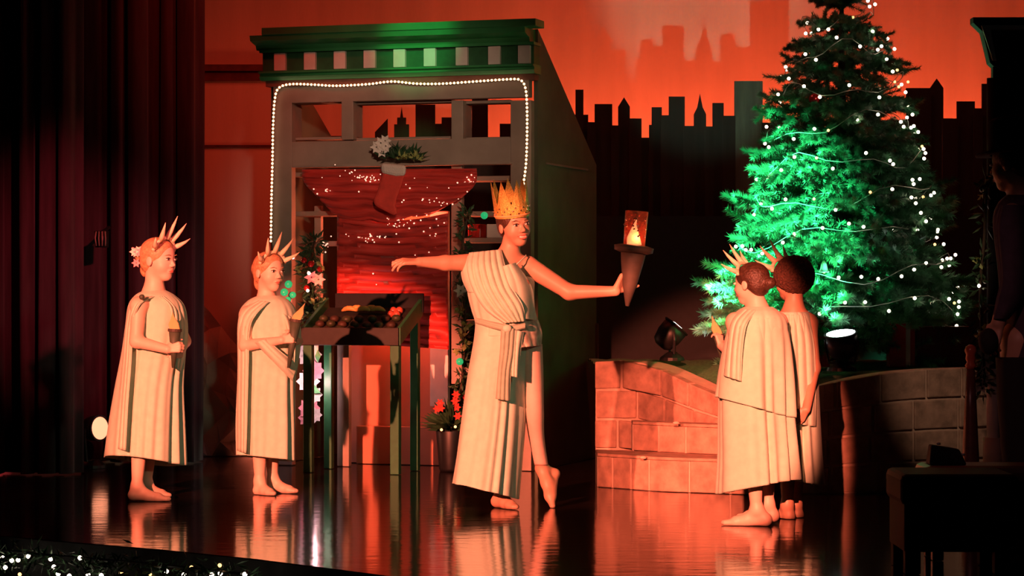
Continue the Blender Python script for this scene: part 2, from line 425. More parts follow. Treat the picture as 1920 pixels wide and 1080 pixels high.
# rope light round the shop window
rp = [(508, 452), (509, 380), (511, 300), (512, 240), (515, 190), (522, 166), (545, 158), (590, 159), (630, 161), (690, 158), (735, 153), (780, 157), (830, 157), (890, 153), (950, 149), (975, 150), (985, 165), (988, 200), (988, 260), (986, 310), (981, 350), (979, 385), (980, 420)]
def hpt(px, py, b): u, z = hp(px, py, b); return HM @ Vector((u, b, z))
def resample(pts, step):
    pts = [Vector(p) for p in pts]; out = [pts[0]]; carry = 0
    for a, b in zip(pts[:-1], pts[1:]):
        L = (b-a).length; d = step-carry
        while d <= L: out.append(a+(b-a)*(d/L)); d += step
        carry = (carry+L) % step
    return out
def catmull(pts, n=6):
    pts = [Vector(p) for p in pts]; out = []
    for i in range(len(pts)-1):
        p0, p1, p2, p3 = pts[max(i-1, 0)], pts[i], pts[i+1], pts[min(i+2, len(pts)-1)]
        for k in range(n):
            t = k/n
            out.append(.5*((2*p1)+(p2-p0)*t+(2*p0-5*p1+4*p2-p3)*t*t+(3*p1-p0-3*p2+p3)*t**3))
    out.append(pts[-1]); return out
path = catmull([hpt(x, y, -.022) for x, y in rp])
rope = empty('rope_light', path[0], 'beaded warm white rope light framing the shop window', 'light string')
m = MB(); m.tube(path, .006, 6); m.build('tubing', M_tubing, rope, True)
bm_ = MB(); bm_.ball((0, 0, 0), .0085, 8, 6); bulb_me = bm_.mesh('rope_bulb', M_rope, None, True)
for p in resample(path, .0262): link('bulb', bulb_me, rope, p+Vector((0, -.006, 0)))
BB = MB(); BB.ball((0, 0, 0), .0105, 8, 6); BULB = BB.mesh('bulb', M_bulb, None, True)
BB = MB(); BB.ball((0, 0, 0), .009, 8, 6); BULBA = BB.mesh('bulb_amber', M_bulba, None, True)

# red sheer swag and curtain over the window
def hsheet(name, L, R, nu, nv, fn, material, parent, solid=.004, **kw):
    """sheet between two frame polylines on the shop plane; fn(s,t) gives its distance in front of the plane"""
    P = []
    L = catmull([Vector((x, y, 0)) for x, y in L], 8); R = catmull([Vector((x, y, 0)) for x, y in R], 8)
    for i in range(nv+1):
        t = i/nv; a = L[int(round(t*(len(L)-1)))]; b = R[int(round(t*(len(R)-1)))]
        row = []
        for k in range(nu+1):
            s = k/nu; x = a.x+(b.x-a.x)*s; y = a.y+(b.y-a.y)*s
            dy, out = fn(s, t)
            row.append(hpt(x, y+dy, -out))
        P.append(row)
    m = MB(); m.grid(P); return m.build(name, material, parent, smooth=True, solid=solid, **kw)
hang = empty('window_drape', hpt(735, 640, 0), 'red sheer sparkling drape hanging in the shop window', 'drape')
hsheet('valance', [(566, 318), (570, 342), (592, 366), (622, 398)], [(894, 316), (892, 345), (868, 372), (842, 388)], 40, 40,
       lambda s, t: (t*(20*math.sin(PI*s)+7*abs(math.sin(PI*3*s))-5*s), .030+.05*math.sin(PI*t)*(.6+.4*math.sin(PI*s))+.007*math.sin(t*42+4*math.sin(PI*s))), M_redcloth, hang)
hsheet('curtain', [(632, 400), (632, 480), (632, 560), (634, 640)], [(840, 400), (840, 480), (840, 560), (842, 655)], 40, 80,
       lambda s, t: (14*math.sin(PI*s)*(1-t), .020+.006*math.sin(t*88+3*math.sin(s*4)+s*2)+.008*math.sin(s*9+t*3)), M_redcloth, hang)
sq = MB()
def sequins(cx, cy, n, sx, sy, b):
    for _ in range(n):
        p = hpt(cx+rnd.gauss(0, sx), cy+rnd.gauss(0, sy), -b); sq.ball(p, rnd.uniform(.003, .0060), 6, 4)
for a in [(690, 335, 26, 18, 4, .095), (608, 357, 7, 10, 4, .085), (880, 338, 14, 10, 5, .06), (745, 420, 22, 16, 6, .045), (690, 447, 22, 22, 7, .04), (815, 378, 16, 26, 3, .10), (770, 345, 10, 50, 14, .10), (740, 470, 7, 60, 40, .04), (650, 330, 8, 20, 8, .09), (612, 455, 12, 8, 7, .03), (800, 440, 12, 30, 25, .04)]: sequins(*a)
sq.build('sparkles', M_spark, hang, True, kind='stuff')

# ------------------------------------------------------------------ flowers, leaves
def petal_flower(mb, c, r, n, R, cup=.35, rings=2, wd=.24):
    for q in range(rings):
        rr = r*(1-.38*q)
        for k in range(n):
            a = 2*PI*(k+.5*q)/n
            d = Vector((math.cos(a), math.sin(a), 0)); w = Vector((-math.sin(a), math.cos(a), 0))
            up = Vector((0, 0, 1))
            pts = [d*rr*.1, d*rr*.55+w*rr*wd+up*rr*cup*.4, d*rr+up*rr*cup*(.6+.5*q), d*rr*.55-w*rr*wd+up*rr*cup*.4, d*rr*.5+up*rr*cup*.2]
            mb.add([c+R@p for p in pts], [(0, 1, 4), (1, 2, 4), (2, 3, 4), (3, 0, 4)])
def leaf(mb, c, d, n, L, w):
    d = d.normalized(); s = d.cross(n).normalized(); n2 = s.cross(d)
    mb.add([c, c+d*L*.5+s*w-n2*w*.1, c+d*L, c+d*L*.5-s*w-n2*w*.1, c+d*L*.5+n2*w*.25], [(0, 1, 4), (1, 2, 4), (2, 3, 4), (3, 0, 4)])
def rdir(zmin=-1):
    while True:
        d = Vector((rnd.gauss(0, 1), rnd.gauss(0, 1), rnd.gauss(0, 1))).normalized()
        if d.z > zmin: return d
TOCAM = Matrix.Rotation(PI/2, 3, 'X')     # flower looking at -Y

def garland(name, pts, rad, nleaf, label, flowers=(), balls=(), pale=(), lights=(), L=.07):
    path = catmull(pts, 6)
    e = empty(name, path[-1], label, 'garland')
    m = MB(); m.tube(path, .008, 6); m.build('stem', M_bark, e)
    m = MB()
    for _ in range(nleaf):
        p = path[rnd.randrange(len(path))]; d = rdir()
        leaf(m, p+d*rad*rnd.uniform(.1, .6), (d+Vector((0, -.3, 0))), rdir(), L*rnd.uniform(.6, 1.2), .011)
    m.build('needles', M_leafd, e, kind='stuff')
    for p in pale:
        m = MB()
        for _ in range(7): leaf(m, p, rdir()+Vector((0, -.8, 0)), rdir(), .05, .016)
        m.build('leaf_cluster', M_leafl, e)
    for p, mm in flowers:
        m = MB(); petal_flower(m, p, .05, 6, TOCAM); m.build('flower', mm, e)
    for p, mm, r in balls:
        m = MB(); m.ball(p, r, 14, 10); m.build('bauble', mm, e, True)
    for p in lights: link('bulb', BULB, e, p)
    return e
H = lambda x, y, b=-.10: hpt(x, y, b)
garland('ornament_garland', [H(590, 452), H(580, 500), H(588, 550), H(578, 598)], .09, 330, 'garland of dark needles, red baubles and cream flowers behind the shorter girl',
        flowers=[(H(597, 524, -.17), M_flowerw), (H(584, 520, -.18), M_flowerp)],
        balls=[(H(570, 488, -.17), M_redball, .02), (H(583, 495, -.17), M_redball, .022), (H(600, 505, -.16), M_redball, .02), (H(575, 540, -.18), M_redball, .02)],
        pale=[H(602, 498, -.16), H(560, 505, -.15), H(590, 570, -.16), H(606, 566, -.15), H(578, 590, -.16), H(560, 600, -.15)],
        lights=[H(549, 483, -.17), H(579, 512, -.2), H(577, 545, -.2)])
garland('ornament_garland', [H(880, 395), H(868, 450), H(866, 520), H(872, 600), H(868, 690), H(862, 752)], .06, 280, 'narrow garland with pale leaves hanging down the shop mullion beside the dancer',
        flowers=[(H(864, 545, -.15), M_flowerw)], balls=[(H(873, 745, -.15), M_redball, .02), (H(880, 715, -.15), M_redball, .018)],
        pale=[H(865, 628, -.15), H(872, 645, -.15), H(860, 655, -.15), H(874, 610, -.14), H(862, 580, -.13)])
e = empty('bauble_cluster', H(538, 540, -.16), 'cluster of glowing green baubles beside the shorter girl’s chin'.replace('’', "'"), 'ornament')
for x, y, r in ((541, 533, .026), (533, 548, .026), (549, 553, .022), (540, 562, .02)):
    m = MB(); m.ball(H(x, y, -.16), r, 14, 10); m.build('bauble', M_gbulb, e, True)
for x, y, lab in ((908, 404, 'small glowing green bauble hanging in the shop window near the crown'), (862, 678, 'glowing green bauble on the narrow garland beside the gown')):
    m = MB(); m.ball(H(x, y, -.17), .024, 14, 10)
    o = m.build('glass_bauble', M_gbulb, None, True, lab, 'ornament')
# bouquet over the sill and stocking
e = empty('flower_bouquet', H(735, 300, -.09), 'white flowers with green sprigs above the red stocking', 'flowers')
for x, y in ((714, 268), (706, 276), (723, 274), (716, 284), (722, 264)):
    m = MB(); petal_flower(m, H(x, y, -.13), .045, 6, TOCAM); m.build('flower', M_flowerw, e)
m = MB()
for _ in range(130):
    b = H(rnd.uniform(712, 785), 300-rnd.random()*10, -.09)
    leaf(m, b, Vector((rnd.uniform(-.4, .7), -.25, rnd.uniform(-.1, .8))), rdir(), rnd.uniform(.05, .12), .010)
m.build('sprigs', M_leafd, e, kind='stuff')
m = MB()
for _ in range(40):
    b = H(rnd.uniform(745, 790), 292+rnd.random()*8, -.11)
    leaf(m, b, Vector((rnd.uniform(-.5, .8), -.4, rnd.uniform(-.2, .8))), rdir(), .05, .010)
m.build('pale_sprigs', M_leafl, e, kind='stuff')
e = empty('christmas_stocking', H(735, 320, -.13), 'red Christmas stocking with white fleece cuff hanging on the drape', 'stocking')
def hslab(name, pts, b0, th, material, parent, bevel=.01):
    m = MB(); P = [hpt(x, y, b0) for x, y in pts]; off = (hpt(pts[0][0], pts[0][1], b0-th)-P[0])
    m.prism(P, off); o = m.build(name, material, parent, bevel=bevel, smooth=False); return o
hslab('sock', [(718, 322), (760, 326), (753, 348), (745, 370), (741, 384), (746, 400), (738, 404), (722, 396), (702, 385), (700, 374), (708, 358)], -.13, .04, M_stock, e, .016)
hslab('cuff', [(714, 306), (762, 310), (760, 330), (742, 331), (715, 325)], -.12, .065, M_fur, e, .02)

# lit pink flowers at the foot of the left jamb
e = empty('poinsettia_column', H(583, 790, -.12), 'pink and white artificial flowers with a green leaf under the stand', 'flowers')
for i, (x, y, mm, r) in enumerate([(580, 665, M_flowerw, .07), (588, 695, M_flowerp, .06), (578, 715, M_flowerw, .065), (588, 740, M_flowerw, .05), (580, 765, M_flowerp, .06), (589, 778, M_flowerw, .045), (576, 783, M_flowerp, .05)]):
    m = MB(); petal_flower(m, H(x, y, -.15), r*1.25, 8, TOCAM, .25, 3, .42); m.build('flower', mm, e)
m = MB()
leaf(m, H(572, 722, -.19), Vector((1, -.2, -.5)), Vector((0, -1, .1)), .12, .03); leaf(m, H(596, 655, -.19), Vector((0, -.2, -1)), Vector((0, -1, .1)), .09, .02)
m.build('leaf', mat('bright_leaf', (.15, .5, .2), .5), e)
m = MB(); m.tube([H(583, 650, -.12), H(583, 872, -.12)], .012, 8); m.build('stake', M_metalb, e)
pl = bpy.data.lights.new('flower_lamp', 'POINT'); pl.energy = 4.5; pl.color = (1, .55, .58); pl.shadow_soft_size = .03
po = bpy.data.objects.new('flower_lamp', pl); COL.objects.link(po); po.location = H(584, 720, -.36)
# potted plant right of the stand
b = V(846, 884, FD(884)); b.z = 0.0
e = empty('potted_plant', b, 'dark potted plant with red flowers standing between the stand and the gown', 'plant')
m = MB(); m.tube([b+Vector((0, 0, .002)), b+Vector((0, 0, .02)), b+Vector((0, 0, .26)), b+Vector((0, 0, .28))], [.075, .08, .10, .095], 18); m.build('pot', M_metalb, e, True)
m = MB()
for _ in range(170):
    d = rdir(-.1); leaf(m, b+Vector((0, 0, .29))+d*.03, d, rdir(), rnd.uniform(.08, .19), .016)
m.build('leaves', M_leafd, e, kind='stuff')
for k in range(7):
    m = MB(); petal_flower(m, b+Vector((rnd.uniform(-.10, .10), -.10-rnd.random()*.04, .36+rnd.random()*.16)), .03, 6, TOCAM); m.build('flower', M_stock, e)
link('bulb', BULBA, e, b+Vector((.03, -.14, .30))); link('bulb', BULBA, e, b+Vector((-.06, -.13, .28)))

# ------------------------------------------------------------------ slanted display stand
TA = V(568, 888, 16.50); TA.z = 0
stand = empty('display_stand', TA, 'green slanted market stand with dark tray standing before the shop', 'stand', rz=HRZ)
TM = WM[stand]; TW, TD = .665, .40
def tb(name, x0, x1, y0, y1, z0, z1, mm, bevel=.004):
    m = MB(); m.M = TM; m.box(x0, x1, y0, y1, z0, z1); return m.build(name, mm, stand, bevel=bevel)
ZF, ZB = .86, 1.05
M_dkgreen = mat('dark_green_stand_paint', (.025, .15, .06), .45, noise=.15)
M_dktray = mat('dark_tray_wood', (.02, .018, .014), .6, noise=.3)
for x in (0, TW-.06): tb('leg', x, x+.06, 0, .05, .002, ZF, M_dkgreen)
for x in (.0, TW-.055): tb('leg', x+.0, x+.055, TD-.05, TD, .002, ZB-.02, M_dkgreen)
tb('front_board', -.02, TW+.005, -.02, .0, ZF-.03, ZF+.085, M_dktray)
tb('back_board', .06, TW+.02, TD, TD+.02, ZB-.01, ZB+.115, M_black)
for x in (-.012, TW-.012):
    m = MB(); m.M = TM
    m.hexa([(x, 0, ZF-.03), (x+.024, 0, ZF-.03), (x+.024, TD+.02, ZB-.03), (x, TD+.02, ZB-.03)], [(x, 0, ZF+.085), (x+.024, 0, ZF+.085), (x+.024, TD+.02, ZB+.085), (x, TD+.02, ZB+.085)])
    m.build('side_board', M_dkgreen, stand, bevel=.003)
m = MB(); m.M = TM
m.hexa([(0, 0, ZF), (TW, 0, ZF), (TW, TD, ZB), (0, TD, ZB)], [(0, 0, ZF+.02), (TW, 0, ZF+.02), (TW, TD, ZB+.02), (0, TD, ZB+.02)])
m.build('tray', M_dktray, stand)
ban = mat('banana_yellow', (.62, .38, .10), .5, noise=.15); app = mat('apple_red', (.55, .10, .06), .35, noise=.2); brn = mat('dark_nut_brown', (.05, .025, .015), .6, noise=.3); olv = mat('olive_green_fruit', (.04, .05, .02), .5, noise=.3)
def tray_pt(x, y, h=0): return TM @ Vector((x, y, ZF+.02+(ZB-ZF)*y/TD+h))
for k in range(5):
    x = .20+.05*k; m = MB()
    pts = [tray_pt(x-.055+.11*i/5, .31+.012*(k % 2), .022+.018*math.sin(PI*i/5)) for i in range(6)]
    m.tube(pts, [.006, .015, .018, .018, .014, .005], 8)
    m.build('banana', ban, None, True, 'yellow curved fruit in the row along the back of the stand tray', 'fruit', 'yellow fruits on the stand')
for k in range(4):
    m = MB(); m.ball(tray_pt(.51+.042*(k % 2), .26+.05*(k//2), .024), .026, 12, 8)
    m.build('apple', app, None, True, 'red round fruit heaped by the raised side of the stand tray', 'fruit', 'red fruits on the stand')
k = 0
for i in range(7):
    for j in range(3):
        x = .06+.085*i+rnd.uniform(-.012, .012); y = .05+.075*j+rnd.uniform(-.012, .012)
        m = MB(); m.ball(tray_pt(x, y, .024), (.032, .03, .024), 10, 7)
        d = (i*3+j) % 2
        m.build('dark_fruit', brn if d else olv, None, True, 'dark brown lumpy fruit on the stand tray' if d else 'dark olive green fruit on the stand tray', 'fruit', 'brown fruits on the stand' if d else 'olive fruits on the stand')

# ------------------------------------------------------------------ low block wall, steps, turf
def wallpath(ctrl, n=40):
    """ctrl: (px, D, row of the wall top) -> list of (x, y, ztop)"""
    P = [Vector(((px-960)/F*D, D, V(px, py, D).z)) for px, D, py in ctrl]
    return catmull(P, n)
pw = wallpath([(1116, 16.0, 676), (1145, 15.98, 675), (1198, 15.95, 676), (1270, 15.65, 706), (1345, 15.30, 740), (1440, 14.92, 742), (1545, 14.78, 718), (1690, 14.88, 694), (1850, 15.15, 686), (2060, 15.6, 680)])
def arc(P):
    s = [0]
    for a, b in zip(P[:-1], P[1:]): s.append(s[-1]+math.hypot(b.x-a.x, b.y-a.y))
    return s
S = arc(pw)
def at(s):
    s = min(max(s, 0), S[-1]-1e-5); i = max(k for k in range(len(S)-1) if S[k] <= s); t = (s-S[i])/(S[i+1]-S[i])
    p = pw[i].lerp(pw[i+1], t); d = pw[i+1]-pw[i]; d.z = 0; d.normalize()
    return p, Vector((d.y, -d.x, 0))
planter = empty('block_planter', pw[200].copy()*1.0, 'low curved wall of rough concrete blocks carrying the fir tree', 'planter')
planter.location.z = 0; WM[planter] = Matrix.Translation(planter.location)
m = MB(); ring = [at(S[-1]*k/80) for k in range(81)]
rows = []
for fz, off in ((0, 0), (1, 0), (1, -.18), (0, -.18)):
    rows.append([Vector((p.x, p.y, max(.002, p.z*fz-(.012 if fz else 0))))+n*(off-.014) for p, n in ring])
m.grid(rows); m.build('mortar', M_mortar, planter)
NC = 4
for c in range(NC):
    s = -.14*(c % 2)
    while s < S[-1]:
        w = rnd.uniform(.25, .33); a, b = max(s+.008, 0), min(s+w-.008, S[-1]-.001); s += w
        if b-a < .05: continue
        (pa, na), (pb, nb) = at(a), at(b)
        out = rnd.uniform(0, .006); za0, za1 = pa.z*c/NC+.008, pa.z*(c+1)/NC-.008; zb0, zb1 = pb.z*c/NC+.008, pb.z*(c+1)/NC-.008
        q = lambda p, n, o, z: Vector((p.x, p.y, z))+n*o
        m = MB(); m.hexa([q(pa, na, out, za0), q(pb, nb, out, zb0), q(pb, nb, -.06, zb0), q(pa, na, -.06, za0)], [q(pa, na, out, za1), q(pb, nb, out, zb1), q(pb, nb, -.06, zb1), q(pa, na, -.06, za1)])
        m.build('brick', M_block, planter, bevel=.006)
# turf over the planter
rows = []
for k in range(9):
    t = k/8
    rows.append([Vector((p.x+(.0)*t, p.y+.14+t*(17.7-p.y-.14), p.z-.03+.03*math.sin(PI*t)+(.72-p.z)*min(1, t*2.2)+.008*math.sin(p.x*17+t*23))) for p, n in ring])
m = MB(); m.grid(rows); m.build('turf', M_turf, planter, True)
# steps
def step(ctrl, z0, z1, depth, joints, parent):
    P = catmull([Vector(((px-960)/F*D, D, 0)) for px, D in ctrl], 20)
    X = [p.x for p in P]
    js = [X[0]]+[(j-960)/F*ctrl[1][1] for j in joints]+[X[-1]]
    yx = lambda x: float(np.interp(x, X, [p.y for p in P]))
    for a, b in zip(js[:-1], js[1:]):
        m = MB(); g = .005; n = 5
        xs = [a+g+(b-a-2*g)*k/n for k in range(n+1)]
        ring_ = [(x, yx(x), 0) for x in xs]+[(xs[-1], yx(xs[-1])+depth, 0), (xs[0], yx(xs[0])+depth, 0)]
        m.prism([(x, y, z0+.003) for x, y, _ in ring_], (0, 0, z1-z0-.022)); m.build('brick', M_block, parent, bevel=.005)
    m = MB(); ring_ = [(x, yx(x)-.012, z1-.018) for x in X]+[(X[-1], yx(X[-1])+depth, z1-.018), (X[0], yx(X[0])+depth, z1-.018)]
    m.prism(ring_, (0, 0, .018)); m.build('tread', M_block, parent, bevel=.004)
    m = MB(); ring_ = [(x, yx(x)+.010, z0+.002) for x in X]+[(X[-1], yx(X[-1])+depth-.01, z0+.002), (X[0], yx(X[0])+depth-.01, z0+.002)]
    m.prism(ring_, (0, 0, z1-z0-.022)); m.build('mortar', M_mortar, parent)
steps = empty('block_steps', (.9, 15.1, 0), 'low curved steps of concrete blocks leading up to the planter', 'steps')
step([(1120, 15.30), (1180, 15.12), (1240, 14.95), (1345, 14.80), (1440, 14.66)], 0, .205, .36, (1150, 1183, 1215, 1287, 1360), steps)
step([(1186, 15.52), (1235, 15.40), (1290, 15.25), (1345, 15.14), (1430, 15.0)], .205, .385, .16, (1235, 1283, 1356), steps)
for px, py, D in ((1268, 793, 15.2), (1206, 858, 14.98)):
    m = MB(); p = V(px, py, D); m.ball(p, (.022, .012, .010), 8, 6)
    m.build('chipped_stone', M_mortar, None, True, 'small pale chip lying on the lip of the %s step' % ('upper' if px > 1240 else 'lower'), 'stone')

# ------------------------------------------------------------------ fir tree
TD_ = 16.15; TX = (1578-960)/F*TD_; TZ0 = .74; TZT = V(1590, -45, TD_).z; TZB = V(1578, 640, TD_).z
tree = empty('christmas_tree', (TX, TD_, TZ0), 'tall dense artificial fir tree standing on the block planter', 'tree')
m = MB(); m.tube([(TX, TD_, TZ0-.005), (TX, TD_, 1.4), (TX, TD_, 2.4), (TX, TD_, TZT)], [.045, .04, .028, .008], 10); m.build('trunk', M_bark, tree, True)
def spray(mb, base, d, L, nn, nl, nw, r):
    d = d.normalized(); s = d.cross(Vector((0, 0, 1))).normalized(); u = s.cross(d)
    for k in range(nn):
        t = r.random(); p = base+d*L*t; a = r.uniform(0, 2*PI)
        out = (s*math.cos(a)+u*math.sin(a))
        dd = (out*.95+d*.55).normalized(); w = dd.cross(d).normalized()*nw
        l = nl*(1-.25*t)*r.uniform(.75, 1.2)
        mb.add([p-w, p+w, p+dd*l], [(0, 1, 2)])
    mb.tube([base, base+d*L], [.003, .002], 4, False)
def bough_mesh(seed, mm):
    """a unit bough along +X, length 1 (scaled per tier)"""
    r = random.Random(seed); mb = MB()
    mb.tube([(0, 0, 0), (.5, 0, .05), (1, 0, 0)], [.014, .010, .004], 5, False)
    spray(mb, Vector((.62, 0, .03)), Vector((1, 0, -.05)), .38, 210, .105, .0068, r)
    for i in range(9):
        t = .18+.76*i/8.; sgn = 1 if i % 2 else -1
        b = Vector((t, 0, .05*math.sin(PI*t)))
        d = Vector((.75+r.uniform(-.15, .15), sgn*r.uniform(.5, .95), r.uniform(-.35, .45)))
        spray(mb, b, d, (.42-.22*t)*r.uniform(.85, 1.2), 165, .10, .0068, r)
    me = mb.mesh('bough', mm); return me
BOUGHS = [bough_mesh(40+i, M_needle if i % 2 else M_needle2) for i in range(6)]
def tree_r(z):
    t = (z-TZB)/(TZT-TZB); return .76*max(0, 1-t)**.58
tiers = 22; nb = 0
for i in range(tiers):
    z = TZB+.05+(TZT-TZB-.06)*(i/(tiers-1))**.96
    R_ = tree_r(z); n = max(4, int(round(5+R_*13)))
    for k in range(n):
        a = 2*PI*(k+.5*(i % 2))/n+rnd.uniform(-.2, .2)
        L = (R_*rnd.uniform(.80, 1.12)+.05)
        if i >= tiers-1: L = .16
        o = link('branch', BOUGHS[rnd.randrange(6)], tree)
        o.location = (0, 0, z-TZ0-(.0)); tl = rnd.uniform(-.30, .12)+(.55 if i > tiers-4 else 0)
        o.rotation_euler = (rnd.uniform(-.4, .4), -tl, a)
        sc = max(L, .30 if i < tiers-3 else .2)
        o.scale = (L, min(max(L*.95, .34), .55), min(max(L*.9, .38), .6)); nb += 1
# light string on the tree
lights = empty('tree_light_string', (TX, TD_, TZ0), 'string of warm white bulbs wound around the fir tree', 'light string')
wp = []; turns = 9.0; NW = 300
for i in range(NW+1):
    t = i/NW; z = TZB+.06+(TZT-TZB-.25)*t; a = 2*PI*turns*t+.7
    rr = tree_r(z)*(.93+.05*math.sin(a*3.3+t*20))+.03
    wp.append(Vector((TX+rr*math.cos(a), TD_+rr*math.sin(a), z+.05*math.sin(a*2.6+1)+.03*math.sin(a*6.1))))
m = MB(); m.tube(wp, .0028, 4, False); m.build('wire', M_wire, lights)
for i, p in enumerate(resample(wp, .15)):
    if p.y > TD_+.30: continue
    j = Vector((rnd.uniform(-.045, .045), rnd.uniform(-.05, .01), rnd.uniform(-.05, .045)))
    link('bulb', BULBA if rnd.random() < .16 else BULB, lights, p+j)
for k in range(30):   # the loop of the string that hangs down the shaded flank
    t = k/29; z = TZB+.1+(TZT-TZB-.5)*t; a = -.55+.35*math.sin(t*11); rr = tree_r(z)*1.0+.02
    link('bulb', BULB, lights, (TX+rr*math.cos(a)+rnd.uniform(-.03, .03), TD_+rr*math.sin(a), z+rnd.uniform(-.03, .03)))
# ornaments
e = empty('bell_ornament', V(1545, 500, 15.5), 'small white bell ornament hanging low on the fir tree', 'ornament')
c = V(1545, 500, 15.50)
m = MB(); m.tube([c+Vector((0, 0, z)) for z in (-.035, -.03, -.01, .015, .03, .036)], [.034, .030, .022, .018, .010, .004], 14); m.build('bell', M_white, e, True)
m = MB(); m.ball(c+Vector((0, 0, -.036)), .008); m.build('clapper', M_gold, e, True)
o = MB().ball(V(1527, 186, 15.85), .036, 14, 10).build('red_bauble', M_redball, None, True, 'red bauble among the upper branches of the fir tree', 'ornament')
o = MB().ball(V(1515, 322, 15.75), .030, 14, 10).build('red_bauble', M_redball, None, True, 'red bauble on a lit middle branch of the fir tree', 'ornament')
# presents under the tree
def gift(px0, py0, px1, py1, D, dep, label, mm, rib=M_ribbon, rx=.5):
    a, b = V(px0, py1, D), V(px1, py0, D); z0 = .715
    e = empty('gift_box', (a.x, D, z0), label, 'gift', 'presents under the tree')
    m = MB(); m.box(a.x, b.x, D, D+dep, z0, b.z); m.build('box', mm, e, bevel=.004)
    x = a.x+(b.x-a.x)*rx
    m = MB(); m.box(x-.014, x+.014, D-.004, D+dep+.004, z0, b.z+.004); m.build('ribbon', rib, e)
gift(1668, 606, 1716, 672, 15.55, .14, 'red present with a silver ribbon under the fir tree', M_giftred, rx=.72)
gift(1720, 612, 1822, 676, 15.7, .2, 'wide dark red present beside the silver ribboned one', mat('dark_red_wrap', (.10, .012, .012), .4), M_post, .4)
gift(1528, 632, 1556, 676, 15.60, .12, 'small bright red present behind the floodlight', M_giftred, M_giftred)

# ------------------------------------------------------------------ flood lamps
def par_can(name, c, d, r, L, label, lens, bodym=M_metalb, zfoot=None, up_arc=False):
    d = Vector(d).normalized(); c = Vector(c)
    e = empty(name, (c.x, c.y, zfoot), label, 'stage lamp')
    m = MB(); m.tube([c-d*L*.75, c-d*L*.62, c-d*L*.2, c+d*L*.25, c+d*L*.25], [r*.45, r*.8, r, r, r*.97], 24); m.build('housing', bodym, e, True)
    m = MB(); m.tube([c+d*L*.25, c+d*L*.30], [r*1.08, r*1.08], 24, True); m.build('rim', bodym, e)
    m = MB(); m.tube([c+d*(L*.301), c+d*(L*.325)], [r*.92, r*.70], 24); m.build('lens', lens, e)
    s = d.cross(Vector((0, 0, 1))).normalized()
    m = MB()
    m.tube([c+s*r*1.12, c+s*r*1.14+Vector((0, 0, -r*.6)), Vector((c.x, c.y, zfoot+.05))+s*r*.9, Vector((c.x, c.y, zfoot+.05))-s*r*.9, c-s*r*1.14+Vector((0, 0, -r*.6)), c-s*r*1.12], .010, 6); m.build('yoke', M_metalb, e)
    m = MB(); m.tube([Vector((c.x, c.y, zfoot)), Vector((c.x, c.y, zfoot+.02)), Vector((c.x, c.y, zfoot+.055))], [r*.95, r*.9, .03], 16); m.build('base', M_metalb, e)
    return e
treec = Vector((TX-.25, TD_-.35, 1.55))
c1 = V(1260, 622, 16.25); d1 = Vector((.52, .06, .62)).normalized()
par_can('flood_lamp', c1, d1, .085, .16, 'black flood lamp with bright slit of lens standing left of the fir tree'.replace('left of', 'on the turf beside'), M_lens, zfoot=.735)
c2 = V(1578, 638, 15.30); d2 = Vector((-.14, -.20, .95)).normalized()
par_can('flood_lamp', c2, d2, .095, .15, 'black flood lamp with white lens in front of the presents', M_lens, M_blue, zfoot=.70)
# lamp light
GRN = (.07, 1.0, .36)
spot('flood_beam_turf', c1+d1*.12, (TX-.15, TD_-.25, 1.45), 420, GRN, 36, .6, .05)
spot('green_side_spot', (-1.6, 12.0, 4.9), (1.64, 15.9, 1.70), 22000, (.08, 1, .42), 6.0, .9, .05)
spot('flood_beam_presents', c2+d2*.12, (TX-.35, TD_-.1, 1.9), 90, GRN, 30, .7, .05)
spot('flood_beam_wall', c1+Vector((.1, 0, .12)), (1.55, 19.7, 3.6), 110, (.55, 1, .70), 14, .7, .02)
c3 = V(178, 803, 16.9); d3 = Vector((.85, -.62, .05)).normalized()
par_can('floor_lamp', c3, d3, .082, .16, 'glowing red-orange lamp on the floor beside the dark curtain', M_lensr, zfoot=.002)
spot('floor_lamp_beam', c3+d3*.1, c3+d3*3+Vector((.3, 0, .3)), 25, (1, .25, .1), 40, .8, .07)

# ------------------------------------------------------------------ garland of lights along the stage lip
e = empty('lip_light_garland', edge[3]+Vector((0, -.12, -.06)), 'dark garland with warm fairy lights along the stage lip', 'light string')
gp = catmull([p+Vector((-.05, -.14, -.05)) for p in edge[1:6]], 10)
m = MB()
for _ in range(900):
    p = gp[rnd.randrange(len(gp))]+Vector((rnd.gauss(0, .05), rnd.gauss(0, .04), rnd.gauss(-.03, .03))); leaf(m, p, rdir(), rdir(), .06, .006)
m.build('needles', M_leafd, e, kind='stuff')
m = MB(); m.tube(gp, .006, 5); m.build('wire', M_metalb, e)
for px, py in [(5,1046),(10,1064),(22,1051),(34,1050),(53,1043),(95,1048),(101,1063),(109,1076),(37,1077),(150,1046),(229,1074),(281,1077),(312,1071),(345,1078),(359,1064),(397,1078),(412,1060),(413,1075),(459,1077),(165,1077),(190,1079),(130,1080),(253,1085),(430,1088),(490,1090)]:
    D = float(np.interp(px, [q[0] for q in edge_px], [FD(q[1]) for q in edge_px]))-.2
    link('bulb', BULBA if rnd.random() < .25 else BULB, e, V(px, py, D))
